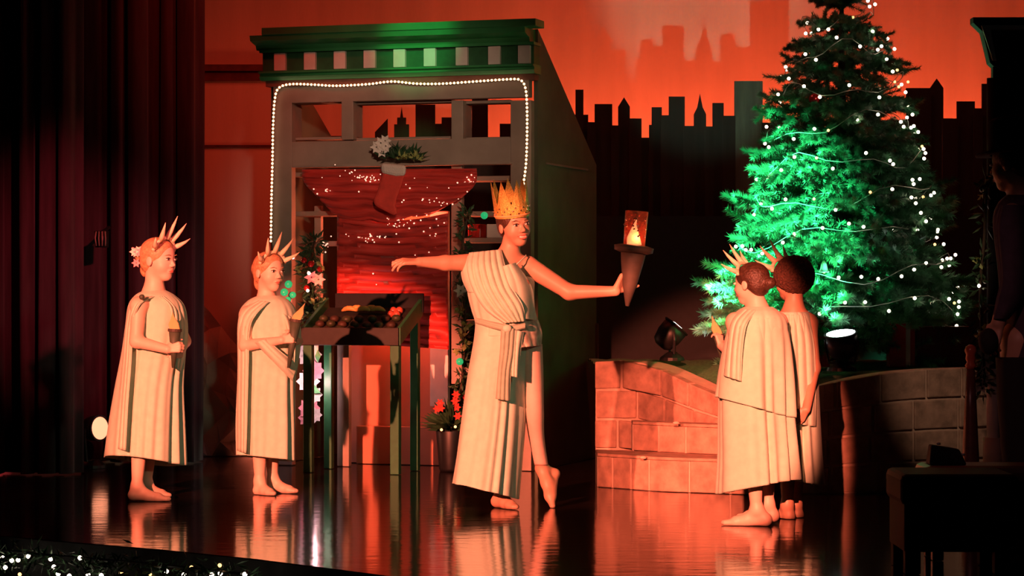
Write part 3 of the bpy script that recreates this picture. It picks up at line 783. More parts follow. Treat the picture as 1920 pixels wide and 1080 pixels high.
# ------------------------------------------------------------------ figures: continuous bodies grown from a distance field
class Sdf:
    def __init__(s, lo, hi, h):
        s.lo = np.array(lo, float); s.h = h
        s.n = np.ceil((np.array(hi, float)-s.lo)/h).astype(int)+1
        s.D = np.full(tuple(s.n), 1.0, np.float32)
        s.ax = [(s.lo[i]+h*np.arange(s.n[i])).astype(np.float32) for i in range(3)]
    def _sub(s, lo, hi):
        a = np.clip(np.floor((np.array(lo)-s.lo)/s.h).astype(int), 0, s.n); b = np.clip(np.ceil((np.array(hi)-s.lo)/s.h).astype(int)+1, 0, s.n)
        if np.any(b <= a): return None
        sl = tuple(slice(a[i], b[i]) for i in range(3))
        return sl, s.ax[0][sl[0]][:, None, None], s.ax[1][sl[1]][None, :, None], s.ax[2][sl[2]][None, None, :]
    def _mix(s, sl, d, k, mode):
        A = s.D[sl]
        if mode == 'u':
            h = np.clip(.5+.5*(A-d)/k, 0, 1); s.D[sl] = A+(d-A)*h-k*h*(1-h)
        elif mode == 's':      # carve d out
            d = -d; h = np.clip(.5-.5*(A-d)/k, 0, 1); s.D[sl] = A+(d-A)*h+k*h*(1-h)
    def cone(s, a, b, ra, rb, k=.015, mode='u'):
        a = np.array(a, float); b = np.array(b, float); r = max(ra, rb)+k+.02
        q = s._sub(np.minimum(a, b)-r, np.maximum(a, b)+r)
        if q is None: return
        sl, X, Y, Z = q; ba = b-a; L2 = max(float(ba@ba), 1e-9)
        x, y, z = X-a[0], Y-a[1], Z-a[2]
        t = np.clip((x*ba[0]+y*ba[1]+z*ba[2])/L2, 0, 1)
        d = np.sqrt((x-t*ba[0])**2+(y-t*ba[1])**2+(z-t*ba[2])**2)-(ra+(rb-ra)*t)
        s._mix(sl, d, k, mode)
    def chain(s, pts, rs, k=.015):
        for i in range(len(pts)-1): s.cone(pts[i], pts[i+1], rs[i], rs[i+1], k)
    def ell(s, c, r, ax=None, k=.015, mode='u'):
        c = np.array(c, float); r = np.array(r, float); R = max(r)+k+.02
        q = s._sub(c-R, c+R)
        if q is None: return
        sl, X, Y, Z = q; x, y, z = X-c[0], Y-c[1], Z-c[2]
        if ax is None: p = (x, y, z)
        else: p = tuple(x*a[0]+y*a[1]+z*a[2] for a in ax)
        k0 = np.sqrt((p[0]/r[0])**2+(p[1]/r[1])**2+(p[2]/r[2])**2)
        k1 = np.sqrt((p[0]/r[0]**2)**2+(p[1]/r[1]**2)**2+(p[2]/r[2]**2)**2)+1e-6
        s._mix(sl, k0*(k0-1)/k1, k, mode)
    def floor_cut(s, z):
        q = (s.lo[2]+s.h*np.arange(s.n[2])).astype(np.float32)[None, None, :]
        s.D = np.maximum(s.D, z-q)
    def mesh(s, name, material, parent):
        D = s.D; ins = D < 0
        c = np.zeros(tuple(s.n-1), np.int8)
        for dx in (0, 1):
            for dy in (0, 1):
                for dz in (0, 1): c += ins[dx:s.n[0]-1+dx, dy:s.n[1]-1+dy, dz:s.n[2]-1+dz]
        act = (c > 0) & (c < 8); idx = np.argwhere(act)
        vid = np.full(act.shape, -1, np.int32); vid[act] = np.arange(len(idx))
        cor = [(dx, dy, dz) for dx in (0, 1) for dy in (0, 1) for dz in (0, 1)]
        val = {o: D[idx[:, 0]+o[0], idx[:, 1]+o[1], idx[:, 2]+o[2]] for o in cor}
        acc = np.zeros((len(idx), 3)); cnt = np.zeros(len(idx))
        for o in cor:
            for a in range(3):
                if o[a] == 0:
                    o2 = tuple(1 if i == a else o[i] for i in range(3)); v0, v1 = val[o], val[o2]
                    mk = (v0 < 0) != (v1 < 0); t = np.where(mk, v0/np.where(mk, v0-v1, 1), 0)
                    pt = np.array(o, float)[None, :].repeat(len(idx), 0); pt[:, a] += t
                    acc += pt*mk[:, None]; cnt += mk
        vw = s.lo+(idx+acc/cnt[:, None])*s.h
        faces = []
        for a in range(3):
            b, d = (a+1) % 3, (a+2) % 3
            s0 = [slice(None)]*3; s1 = [slice(None)]*3; s0[a] = slice(0, -1); s1[a] = slice(1, None)
            ch = ins[tuple(s0)] != ins[tuple(s1)]; e = np.argwhere(ch)
            e = e[(e[:, b] > 0) & (e[:, d] > 0) & (e[:, b] < s.n[b]-1) & (e[:, d] < s.n[d]-1)]
            def cell(ob, od):
                q = e.copy(); q[:, b] += ob; q[:, d] += od; return vid[q[:, 0], q[:, 1], q[:, 2]]
            f = np.stack([cell(-1, -1), cell(0, -1), cell(0, 0), cell(-1, 0)], 1)
            flip = ~ins[e[:, 0], e[:, 1], e[:, 2]]
            f[flip] = f[flip][:, ::-1]; faces.append(f)
        fa = np.concatenate(faces); fa = fa[(fa >= 0).all(1)]
        Mi = np.array(WM.get(parent, Matrix.Identity(4)).inverted())
        vl = vw@Mi[:3, :3].T+Mi[:3, 3]
        me = bpy.data.meshes.new(name); me.vertices.add(len(vl)); me.vertices.foreach_set('co', vl.astype(np.float32).ravel())
        me.loops.add(fa.size); me.loops.foreach_set('vertex_index', fa.astype(np.int32).ravel())
        me.polygons.add(len(fa)); me.polygons.foreach_set('loop_start', np.arange(0, fa.size, 4, dtype=np.int32))
        me.polygons.foreach_set('use_smooth', np.ones(len(fa), bool))
        me.update(calc_edges=True); me.validate(); me.materials.append(material)
        return link(name, me, parent)

def frame(f, roll=0):
    """head axes: right-hand side vector r, forward f, up u"""
    f = Vector(f).normalized(); r = f.cross(Vector((0, 0, 1))).normalized(); u = r.cross(f)
    q = Matrix.Rotation(roll, 3, f); return q@r, f, q@u
def sdf_head(s, c, ax, H, neck, nr, kid=True):
    r, f, u = ax; P = lambda a, b, d: np.array(c+r*(a*H)+f*(b*H)+u*(d*H)); A = [np.array(r), np.array(f), np.array(u)]
    e = lambda p, q, k=.012, mode='u': s.ell(P(*p), np.array(q)*H, A, k*H/.22, mode)
    e((0, -.05, .14), (.345, .43, .36)); e((0, .10, -.10), (.275, .30, .36), .02)
    e((0, .23, -.38), (.13, .13, .11), .02)
    for g in (-1, 1):
        e((g*.15, .20, -.13), (.13, .14, .13), .02)
        e((g*.15, .45, .035), (.085, .07, .055), .012, 's')
        e((g*.345, -.02, -.04), (.035, .085, .12), .006)
        if not kid: s.cone(P(g*.20, .34, .09), P(g*.07, .385, .085), .018*H, .022*H, .008)
        e((g*.045, .425, -.125), (.035, .035, .03), .006)
    s.cone(P(0, .35, .04), P(0, .45 if kid else .465, -.10), .022*H, (.036 if kid else .044)*H, .010)
    e((0, .36, -.235), (.10, .06, .03), .006); e((0, .355, -.275), (.085, .055, .028), .006)
    s.cone(P(0, -.10, -.22), np.array(neck), nr, nr*1.08, .02)
def face_parts(c, ax, H, body, smile=False, lipm=None, browm=M_haird):
    r, f, u = ax; P = lambda a, b, d: c+r*(a*H)+f*(b*H)+u*(d*H); R = Matrix((r, f, u)).transposed()
    for g in (-1, 1):
        m = MB(); m.ball(P(g*.15, .365, .03), (.062*H, .035*H, .03*H), 12, 8, R); o = m.build('eye', M_eyew, body, True)
        m = MB(); m.ball(P(g*.15, .392, .03), (.027*H, .014*H, .027*H), 10, 7, R); m.build('iris', M_dark, o, True)
        m = MB(); m.tube([P(g*.085, .398, .045), P(g*.15, .405, .068), P(g*.215, .372, .045)], .010*H, 6); m.build('eyelash', M_dark, o, True)
        m = MB(); m.tube([P(g*.075, .405, .115), P(g*.15, .405, .145), P(g*.235, .345, .12)], [.005*H, .008*H, .004*H], 6); m.build('eyebrow', browm, body, True)
    if smile:
        m = MB(); m.ball(P(0, .385, -.255), (.105*H, .045*H, .034*H), 14, 8, R); m.build('teeth', M_teeth, body, True)
        for sg, zz in ((1, -.222), (-1, -.292)):
            m = MB(); m.tube([P(-.125, .355, -.235), P(-.06, .415, zz), P(0, .43, zz-.004), P(.06, .415, zz), P(.125, .355, -.235)], [.008*H, .020*H, .022*H, .020*H, .008*H], 8); m.build('lip', lipm or M_lips, body, True)
    else:
        for zz in (-.24, -.268):
            m = MB(); m.tube([P(-.085, .375, -.252), P(-.04, .405, zz), P(0, .413, zz-.003), P(.04, .405, zz), P(.085, .375, -.252)], [.006*H, .016*H, .019*H, .016*H, .006*H], 8); m.build('lip', lipm or M_lips, body, True)
def sdf_hand(s, w, d, back, side, L, curl, spread=.12, thumb=(.9, .5)):
    """w wrist, d wrist->knuckles, back = back-of-hand normal, side = +1/-1 which lateral side carries the thumb"""
    d = Vector(d).normalized(); n = Vector(back); n = (n-d*n.dot(d)).normalized(); x = d.cross(n).normalized()*side
    w = Vector(w); wid = .40*L
    kn = []
    for i in range(4):
        o = (.5-i/3)*wid*.78; k = w+d*(.50-.03*abs(i-1.2))*L+x*o; kn.append(k)
        s.cone(w+x*o*.45, k, .078*L, .062*L, .018*L+.004)
    lens = (.40, .45, .42, .33); rr = (.052, .054, .051, .045)
    for i in range(4):
        c = curl[i] if isinstance(curl, (list, tuple)) else curl
        p = kn[i]; dirv = (d+x*(.5-i/3)*spread*2).normalized(); rad = rr[i]*L
        for j, fr in enumerate((.45, .31, .24)):
            rot = Matrix.Rotation(c*(.9 if j else 1.0), 3, dirv.cross(-n).normalized())
            dirv = (rot@dirv).normalized()
            if j == 0: nn = n
            q = p+dirv*(lens[i]*fr*L); s.cone(p, q, rad*(1-.10*j), rad*(.92-.10*j), .004); p = q
            n_ = (rot@n); n = n_ if False else n
            # keep curling about the same lateral axis
        del nn
    tb = w+x*wid*.42+d*.12*L-n*.03*L; a, b = thumb
    t1 = tb+(d*.75+x*a-n*b*.6).normalized()*.24*L; t2 = t1+(d*1.0+x*a*.3-n*b).normalized()*.19*L; t3 = t2+(d*.9-x*a*.2-n*b*1.2).normalized()*.14*L
    s.cone(tb, t1, .075*L, .060*L, .012); s.cone(t1, t2, .058*L, .050*L, .004); s.cone(t2, t3, .050*L, .038*L, .004)
def sdf_foot(s, ankle, heel, toe, ra, w=.032):
    ankle, heel, toe = Vector(ankle), Vector(heel), Vector(toe)
    ball = heel.lerp(toe, .70); inst = heel.lerp(toe, .45)+Vector((0, 0, w*.75)); lat = (toe-heel).cross(Vector((0, 0, 1))).normalized()
    s.cone(ankle, heel+Vector((0, 0, w*.8)), ra, w*.85, .02); s.cone(ankle, inst, ra*.95, w*.75, .025)
    s.cone(heel+Vector((0, 0, w*.7)), ball+Vector((0, 0, w*.55)), w*.82, w*.75, .02); s.cone(inst, ball+Vector((0, 0, w*.5)), w*.75, w*.6, .02)
    for g in (-1, 0, 1):
        s.cone(ball+lat*w*.45*g+Vector((0, 0, w*.45)), toe+lat*w*.38*g+Vector((0, 0, w*.34))-(toe-heel).normalized()*(w*.35*abs(g)), w*.5, w*.36, .012)
def sdf_hair(c, ax, H, parent, material, name='hair', bun=None, afro=0, h=.006, tex=0.0):
    r, f, u = ax; A = [np.array(r), np.array(f), np.array(u)]; P = lambda a, b, d: np.array(c+r*(a*H)+f*(b*H)+u*(d*H))
    R = H*(1.0+afro); s = Sdf(np.array(c)-R, np.array(c)+R, h)
    if afro:
        s.ell(P(0, -.10, .12), np.array((.50, .52, .50))*H*(1+afro*.3), A, .01)
    else:
        s.ell(P(0, -.065, .15), np.array((.372, .445, .385))*H, A, .01); s.ell(P(0, -.22, -.10), np.array((.30, .24, .25))*H, A, .03)
    for b in (bun or []): s.ell(P(*b[0]), np.array(b[1])*H, A, .012)
    # open the face
    s.ell(P(0, .52, -.20), np.array((.34, .46, .50))*H, A, .02, 's')
    s.ell(P(0, .16, -.42), np.array((.5, .36, .36))*H, A, .02, 's')
    if tex:
        X, Y, Z = s.ax[0][:, None, None], s.ax[1][None, :, None], s.ax[2][None, None, :]
        s.D = s.D+tex*(np.sin(X*190+2*np.sin(Z*120))*np.sin(Y*210+Z*40)*np.sin(Z*200+X*60))
    return s.mesh(name, material, parent)

# ---- cloth
def loft(name, D, rings, material, parent, nu=150, nv=90, nf=9, seed=1, hem=None, top=None, solid=.005, th0=0, th1=2*PI, zlim=None):
    """rings: (row, left, right, depth offset, half depth, fold amount); closed gown around the body"""
    r = random.Random(seed); ph = [r.uniform(0, 6.28) for _ in range(8)]
    modes = [(n_, r.uniform(.25, .6)*(1.3 if n_ < 6 else .8), r.uniform(0, 6.28), r.uniform(-1.1, 1.1)) for n_ in (2, 4, 6, nf-2, nf, nf+3)]
    R_ = np.array(rings, float); tt = np.linspace(0, 1, len(R_)); P = []
    dense = np.array([[*p] for p in _cr(R_, nv)])
    for i in range(len(dense)):
        py, xl, xr, dd, hd, fa = dense[i]; v = i/(len(dense)-1); row = []
        cx, hx = (xl+xr)/2, (xr-xl)/2
        for k in range(nu+1):
            th = th0+(th1-th0)*k/nu
            w = th+.30*math.sin(2*th+ph[0]+.6*v)+.16*math.sin(3*th+ph[1]-.9*v)
            env = .35+.65*(.5+.5*math.sin(2*th+ph[4]+1.6*v))*(.5+.5*math.sin(3*th+ph[5]-1.1*v))
            lo = sum(a_*math.sin(n_*w+p_+dr_*v) for n_, a_, p_, dr_ in modes[:3]); hi_ = sum(a_*math.sin(n_*w+p_+dr_*v) for n_, a_, p_, dr_ in modes[3:])
            g = 1+fa*(.8*lo+1.3*env*hi_)
            y_ = py
            if hem and v > .6: y_ += hem(th)*((v-.6)/.4)**2
            if top and v < .4: y_ += top(th)*(1-v/.4)**2
            row.append(V(cx+hx*g*math.cos(th), y_, D+dd+hd*g*math.sin(th)))
        P.append(row)
    m = MB(); m.grid(P); return m.build(name, material, parent, smooth=True, solid=solid)
def _cr(R_, nv):
    n = len(R_); out = []
    for i in range(nv+1):
        s = i/nv*(n-1); k = min(int(s), n-2); t = s-k
        p0, p1, p2, p3 = R_[max(k-1, 0)], R_[k], R_[k+1], R_[min(k+2, n-1)]
        out.append(.5*((2*p1)+(p2-p0)*t+(2*p0-5*p1+4*p2-p3)*t*t+(3*p1-p0-3*p2+p3)*t**3))
    return out
def swath(name, D, L, R, material, parent, nf=4, amp=.012, bulge=.02, nu=40, nv=40, solid=.005, taper=None):
    """cloth strip between two edges given as (column, row, depth offset)"""
    a = _cr(np.array(L, float), nv); b = _cr(np.array(R, float), nv); P = []
    for i in range(nv+1):
        row = []; t = i/nv
        for k in range(nu+1):
            s = k/nu; q = a[i]+(b[i]-a[i])*s
            am = amp*(taper(t) if taper else 1)
            o = bulge*math.sin(PI*s)+am*(math.sqrt(math.sin(PI*nf*s+.5*math.sin(3*t))**2+.03)-.3)
            row.append(V(q[0], q[1], D+q[2]-o))
        P.append(row)
    m = MB(); m.grid(P); return m.build(name, material, parent, smooth=True, solid=solid)
def spike_crown(c, ax, H, parent, n=5, spread=1.25, Lh=.52, mm=M_felt, tilt=.6):
    """felt headband over the top of the head with curved rays"""
    r, f, u = ax; P = lambda a, b, d: c+r*(a*H)+f*(b*H)+u*(d*H)
    e = parent
    band = []
    for k in range(15):
        a = -1.35+2.7*k/14; band.append(P(.405*math.sin(a), .10+.10*math.cos(a), .13+.40*math.cos(a)))
    m = MB(); m.tube(band, .045*H, 8); m.build('band', mm, e, True)
    for k in range(n):
        a = spread*(-.9+1.8*k/(n-1))
        b = P(.40*math.sin(a), .10+.12*math.cos(a), .13+.41*math.cos(a))
        o = (r*math.sin(a)*.85+u*math.cos(a)+f*tilt).normalized(); cu = (u*.9+f*.1)
        L = Lh*H*(1.0-.10*abs(k-(n-1)/2))
        m = MB(); m.tube([b-o*.02*H, b+o*L*.35, b+o*L*.7+cu*L*.05, b+o*L+cu*L*.16], [.070*H, .056*H, .034*H, .006*H], 8); m.build('ray', mm, e, True)
def torch(base, top, r, label, flame_h, D, parent_group='small torches', tilt=Vector((0, 0, 0))):
    base, top = Vector(base), Vector(top); ax = (top-base).normalized()
    e = empty('torch', base, label, 'torch', parent_group)
    m = MB(); m.tube([base, base.lerp(top, .5), top, top-ax*.004], [r*.25, r*.62, r, r*.9], 16); m.build('cone', M_cup, e, True)
    m = MB(); m.tube([top-ax*.012, top+ax*.004], [r*1.12, r*1.12], 16); m.build('rim', M_cupb, e)
    m = MB(); s = Vector((1, 0, 0)); fl = [(-.8, 0), (-.9, .3), (-.35, .62), (.1, 1.0), (.25, .7), (.75, .35), (.8, 0)]
    m.prism([top+s*(x*r)+(ax+tilt)*(y*flame_h)+Vector((0, -.006, 0)) for x, y in fl], (0, .012, 0)); m.build('flame', M_flame, e, bevel=.003)
    return e

def person(name, label, px, py, group=None):
    D = FD(py); b = V(px, py, D); b.z = 0
    e = empty(name, b, label, 'person', group); return e, D

# ---------------------------------------------------------------- taller girl by the curtain
e, D = person('person', 'girl in mint tunic and spiked felt crown standing by the dark curtain', 275, 938)
J = lambda x, y, dd=0: V(x, y, D+dd)
s = Sdf((J(195, 400).x, D-.36, -.01), (J(375, 400).x, D+.34, J(0, 425).z), .0042)
ax1 = frame((.86, -.50, -.06)); hc = J(298, 487, 0); HH = .238
sdf_head(s, hc, ax1, HH, J(288, 560, .03), .052)
s.chain([J(288, 560, .03), J(286, 600, .02), J(280, 670, .03), J(278, 720, .04)], [.07, .11, .095, .10], .05)
s.cone(J(262, 572, -.12), J(322, 572, .16), .05, .05, .04)
s.chain([J(260, 574, -.13), J(256, 640, -.16), J(314, 655, -.24)], [.044, .036, .024], .02)
s.chain([J(324, 574, .16), J(346, 640, .10), J(335, 664, -.12)], [.042, .034, .024], .02)
sdf_hand(s, J(314, 655, -.24), (.9, -.1, .18), (-.1, -1, .25), -1, .145, [1.05]*4, thumb=(.7, .6))
sdf_hand(s, J(340, 664, -.12), (-.45, -.75, .05), (.75, -.45, -.2), 1, .145, [1.0]*4, thumb=(.7, .6))
s.chain([J(270, 720, -.04), J(262, 830, -.05), J(257, 912, -.06)], [.055, .048, .030], .02)
s.chain([J(286, 720, .09), J(280, 830, .10), J(274, 905, .10)], [.070, .050, .030], .02)
sdf_foot(s, J(257, 912, -.06), J(250, 936, -.06), J(317, 939, -.09), .030)
sdf_foot(s, J(274, 905, .10), J(268, 930, .10), J(318, 932, .05), .030)
s.floor_cut(.002); body = s.mesh('body', M_skin, e)
face_parts(hc, ax1, HH, body, browm=M_hairb)
sdf_hair(hc, ax1, HH, e, M_hairb, bun=[((0, -.52, .10), (.20, .17, .20)), ((0, -.40, -.22), (.13, .12, .22))])
for k in range(7):   # flowers pinned round the bun
    m = MB(); p = hc+ax1[1]*(-.50*HH)+ax1[2]*(.10*HH)+Vector((rnd.uniform(-.045, .03), -.05-rnd.random()*.02, rnd.uniform(-.05, .06)))
    petal_flower(m, p, .028, 6, TOCAM); m.build('hair_flower', M_flowerw if k % 2 else M_flowerp, e)
cr = empty('ray_crown', hc+ax1[2]*.4*HH, 'cream felt crown with curved rays on the girl by the curtain', 'crown')
spike_crown(hc, ax1, HH, cr)
tun = loft('tunic', D, [(545, 270, 311, .03, .065, 0), (555, 253, 328, .03, .12, .01), (574, 242, 343, .03, .16, .03), (610, 238, 346, .03, .165, .05), (660, 232, 340, .03, .165, .07), (720, 222, 332, .03, .17, .10), (790, 212, 330, .03, .18, .13), (864, 204, 330, .03, .19, .15)],
     M_mint, e, nf=13, seed=4, hem=lambda th: 10*math.cos(th-.6))
swath('shoulder_drape', D, [(268, 556, -.05), (246, 570, -.10), (236, 610, -.08), (230, 680, -.06), (222, 760, -.06), (214, 840, -.08)], [(290, 556, -.10), (262, 572, -.19), (250, 612, -.15), (246, 680, -.16), (240, 760, -.18), (236, 845, -.19)], M_mint, e, 3, .014, .02)
swath('front_drape', D, [(300, 556, -.10), (318, 575, -.12), (322, 610, -.16), (316, 650, -.17), (322, 685, -.17)], [(318, 556, .0), (345, 580, .05), (352, 610, .02), (350, 650, -.02), (338, 698, -.10)], M_mint, e, 4, .016, .03)
m = MB(); m.ball(J(266, 557, -.20), .016, 8, 6); m.build('pin', M_cup, e, True)
torch(J(325, 690, -.22), J(328, 618, -.22), .035, 'small dark torch held by the girl by the curtain', .10, D, tilt=Vector((-.2, 0, 0)))

# ---------------------------------------------------------------- shorter girl before the shop
e, D = person('person', 'girl in mint tunic and spiked felt crown standing before the shop garland', 505, 926)
J = lambda x, y, dd=0: V(x, y, D+dd)
s = Sdf((J(430, 400).x, D-.36, -.01), (J(585, 400).x, D+.30, J(0, 455).z), .0042)
ax2 = frame((.66, -.75, -.05)); hc = J(505, 510, 0); HH = .225
sdf_head(s, hc, ax2, HH, J(500, 575, .02), .050)
s.chain([J(500, 575, .02), J(500, 610, .02), J(498, 680, .02), J(497, 730, .02)], [.065, .11, .10, .12], .05)
s.cone(J(466, 588, -.06), J(540, 588, .10), .048, .048, .04)
s.chain([J(462, 592, -.07), J(460, 648, -.12), J(528, 638, -.24)], [.042, .035, .023], .02)
s.chain([J(542, 592, .10), J(556, 640, .02), J(551, 640, -.14)], [.040, .034, .023], .02)
sdf_hand(s, J(528, 638, -.24), (.95, -.1, .2), (-.1, -1, .25), -1, .14, [1.0]*4, thumb=(.7, .6))
sdf_hand(s, J(556, 640, -.13), (-.45, -.75, .1), (.75, -.45, -.2), 1, .14, [1.0]*4, thumb=(.7, .6))
s.chain([J(488, 720, -.05), J(487, 830, -.05), J(487, 902, -.05)], [.065, .048, .029], .02)
s.chain([J(508, 720, .07), J(508, 830, .07), J(512, 898, .07)], [.065, .048, .029], .02)
sdf_foot(s, J(487, 902, -.05), J(484, 927, -.05), J(514, 929, -.15), .029)
sdf_foot(s, J(512, 898, .07), J(509, 922, .07), J(556, 924, .0), .029)
s.floor_cut(.002); body = s.mesh('body', M_skin, e)
face_parts(hc, ax2, HH, body, browm=M_hairr)
sdf_hair(hc, ax2, HH, e, M_hairr, bun=[((0, -.46, .06), (.22, .17, .24)), ((0, -.42, -.25), (.16, .13, .26))])
cr = empty('ray_crown', hc+ax2[2]*.4*HH, 'cream felt crown with curved rays on the girl before the shop', 'crown')
spike_crown(hc, ax2, HH, cr)
loft('tunic', D, [(555, 484, 524, .02, .065, 0), (565, 464, 543, .02, .115, .01), (586, 449, 556, .02, .15, .03), (620, 450, 558, .02, .155, .05), (670, 449, 557, .02, .155, .06), (730, 446, 554, .02, .165, .09), (800, 444, 553, .02, .17, .12), (863, 445, 551, .02, .18, .14)],
     M_mint, e, nf=12, seed=9, hem=lambda th: 6*math.cos(th-.3)-4)
swath('shoulder_drape', D, [(482, 564, -.06), (455, 582, -.07), (446, 610, -.08), (446, 680, -.06), (445, 760, -.06), (445, 845, -.07)], [(505, 566, -.12), (480, 590, -.18), (468, 620, -.14), (466, 680, -.16), (464, 760, -.17), (462, 850, -.18)], M_mint, e, 3, .013, .02)
swath('waist_swag', D, [(478, 642, -.19), (505, 670, -.20), (530, 695, -.18), (548, 714, -.12)], [(500, 636, -.21), (522, 655, -.21), (542, 672, -.18), (556, 690, -.12)], M_mint, e, 2, .014, .025)
swath('sleeve_drape', D, [(520, 575, -.08), (535, 600, -.13), (545, 650, -.14), (546, 705, -.12)], [(545, 582, .05), (562, 605, .0), (563, 650, -.02), (556, 700, -.08)], M_mint, e, 3, .014, .02)
torch(J(541, 690, -.23), J(555, 600, -.23), .034, 'small dark torch held by the girl before the shop', .10, D, tilt=Vector((.35, 0, 0)))

# ---------------------------------------------------------------- dancer
e, D = person('person', 'smiling dancer in draped pale gown and golden crown with arms spread wide', 960, 952)
J = lambda x, y, dd=0: V(x, y, D+dd)
s = Sdf((J(735, 400).x, D-.34, -.01), (J(1225, 400).x, D+.30, J(0, 372).z), .0042)
ax3 = frame((.46, -.88, -.06), .16); hc = J(964, 422, -.02); HH = .232
sdf_head(s, hc, ax3, HH, J(952, 490, .02), .05, False)
s.chain([J(950, 492, .02), J(946, 530, .02), J(948, 600, .02), J(954, 650, .02)], [.07, .115, .098, .125], .05)
s.ell(J(925, 532, -.09), (.055, .05, .055), None, .04); s.ell(J(975, 535, -.09), (.055, .05, .055), None, .04)
s.cone(J(905, 492, .02), J(988, 498, .02), .048, .05, .04)
# arm stretched towards the girls
s.chain([J(900, 492, .02), J(835, 493, -.03), J(786, 491, -.08)], [.052, .040, .026], .02)
sdf_hand(s, J(786, 491, -.08), (-.98, -.18, .02), (-.05, -.35, .95), 1, .185, [.28, .34, .42, .50], .16, thumb=(.55, .75))
# arm carrying the torch
s.chain([J(992, 500, .02), J(1068, 548, -.02), J(1154, 546, -.09)], [.054, .042, .027], .02)
sdf_hand(s, J(1154, 545, -.09), (.50, .30, .80), (-.80, .50, .30), -1, .19, [.80, .82, .84, .86], thumb=(.6, .9))
# standing leg, then the leg pointed behind
s.chain([J(938, 650, .0), J(938, 790, -.04), J(942, 920, .0)], [.10, .062, .034], .03)
sdf_foot(s, J(942, 920, .0), J(932, 949, .0), J(968, 955, -.14), .034, .036)
s.chain([J(985, 650, .04), J(1001, 770, -.01), J(1016, 878, .09)], [.075, .044, .030], .03)
s.chain([J(1016, 878, .10), J(1026, 905, .06), J(1031, 930, .02), J(1036, 949, -.02)], [.036, .034, .028, .016], .02)
s.cone(J(1018, 880, .10), J(1040, 888, .12), .030, .026, .02); s.cone(J(1040, 888, .12), J(1034, 930, .02), .024, .024, .02)
s.floor_cut(.002); body = s.mesh('body', M_skin_b, e)
face_parts(hc, ax3, HH, body, smile=True)
sdf_hair(hc, ax3, HH, e, M_haird, bun=[((0, -.45, .18), (.16, .14, .16))])
# crown of gold card
cr = empty('gold_crown', hc+ax3[2]*.25*HH, 'tall golden glitter crown with pointed rays on the dancer', 'crown')
r_, f_, u_ = ax3; base = hc+u_*(.20*HH)-f_*(.04*HH); NR = 7
for k in range(NR):
    n = 4; a0 = 2*PI*k/NR+.15; a1 = 2*PI*(k+1)/NR+.15
    q = lambda a, h, R: base+r_*(R*math.cos(a)*.088)+f_*(R*math.sin(a)*.104)+u_*h
    inn, out = [], []
    for R, lst in ((1.0, inn), (1.035, out)):
        for i in range(n+1):
            t = i/n; a = a0+(a1-a0)*t
            lst.append(q(a, 0, R))
        for i in range(n+1):
            t = 1-i/n; a = a0+(a1-a0)*t; hgt = .070+.135*(1-abs(2*t-1))**1.05
            lst.append(q(a, hgt, R*(1+.05*(hgt/.18))))
    N = len(inn); fs_ = []
    for i in range(n):
        fs_.append((i+1, i, N-1-i, N-2-i)); fs_.append((N+i, N+i+1, 2*N-2-i, 2*N-1-i))
    for i in range(N): j = (i+1) % N; fs_.append((i, j, N+j, N+i))
    m = MB(); m.add(inn+out, fs_); m.build('ray', M_gold, cr)
m = MB(); m.tube([base+r_*(.091*math.cos(2*PI*k/40))+f_*(.107*math.sin(2*PI*k/40))+u_*.012 for k in range(41)], .006, 6, False); m.build('trim_cord', M_flame, cr, True)
jw = MB()
for k in range(40):
    a = 2*PI*k/40; jw.ball(base+r_*(.094*math.cos(a))+f_*(.110*math.sin(a))+u_*(.022+.016*(k % 3)), .0055, 6, 4)
jw.build('jewels', M_sequin, cr, True, kind='stuff')
# gown
loft('bodice', D, [(503, 880, 992, .02, .13, .01), (520, 877, 1000, .02, .155, .03), (550, 878, 1000, .02, .165, .04), (580, 885, 1002, .02, .16, .04), (604, 892, 1008, .02, .155, .04), (630, 892, 1014, .02, .165, .03)],
     M_mint, e, nf=15, seed=5, top=lambda th: 18*math.cos(th)+2)
loft('skirt', D, [(600, 893, 1004, .02, .155, .03), (640, 889, 1000, .02, .17, .07), (700, 878, 990, .01, .175, .11), (780, 866, 988, -.01, .19, .14), (860, 855, 982, -.02, .20, .16), (915, 848, 976, -.03, .21, .17)],
     M_mint, e, nf=13, seed=12, nv=110, hem=lambda th: 15*math.cos(th)+6)
loft('sleeve', D, [(474, 886, 912, .02, .06, .02), (482, 872, 928, .02, .085, .05), (500, 866, 930, .02, .10, .09), (525, 868, 920, .02, .10, .10), (548, 878, 906, .02, .085, .10)], M_mint, e, nf=8, seed=3, nu=90, nv=40)
swath('shoulder_swag', D, [(880, 474, -.06), (876, 500, -.15), (886, 540, -.18), (910, 580, -.19), (945, 606, -.19)], [(940, 468, -.04), (948, 500, -.15), (962, 540, -.20), (980, 572, -.21), (985, 602, -.18)], M_mint, e, 6, .020, .03, nu=70)
swath('bust_drape', D, [(940, 500, -.14), (945, 530, -.19), (955, 565, -.20), (968, 595, -.19)], [(966, 492, -.12), (996, 535, -.09), (1002, 575, -.07), (1000, 600, -.08)], M_mint, e, 2, .012, .05)
swath('hip_wrap', D, [(955, 600, -.18), (958, 625, -.20), (972, 652, -.20)], [(1006, 594, .0), (1016, 622, .0), (1014, 648, -.02)], M_floral, e, 3, .012, .05)
swath('belt', D, [(892, 596, -.06), (925, 604, -.17), (958, 610, -.20), (985, 606, -.18)], [(892, 606, -.06), (925, 616, -.18), (958, 622, -.21), (985, 616, -.19)], M_mint2, e, 2, .006, .012)
m = MB(); m.ball(J(951, 616, -.24), (.026, .018, .022), 12, 8); m.build('knot', M_mint, e, True)
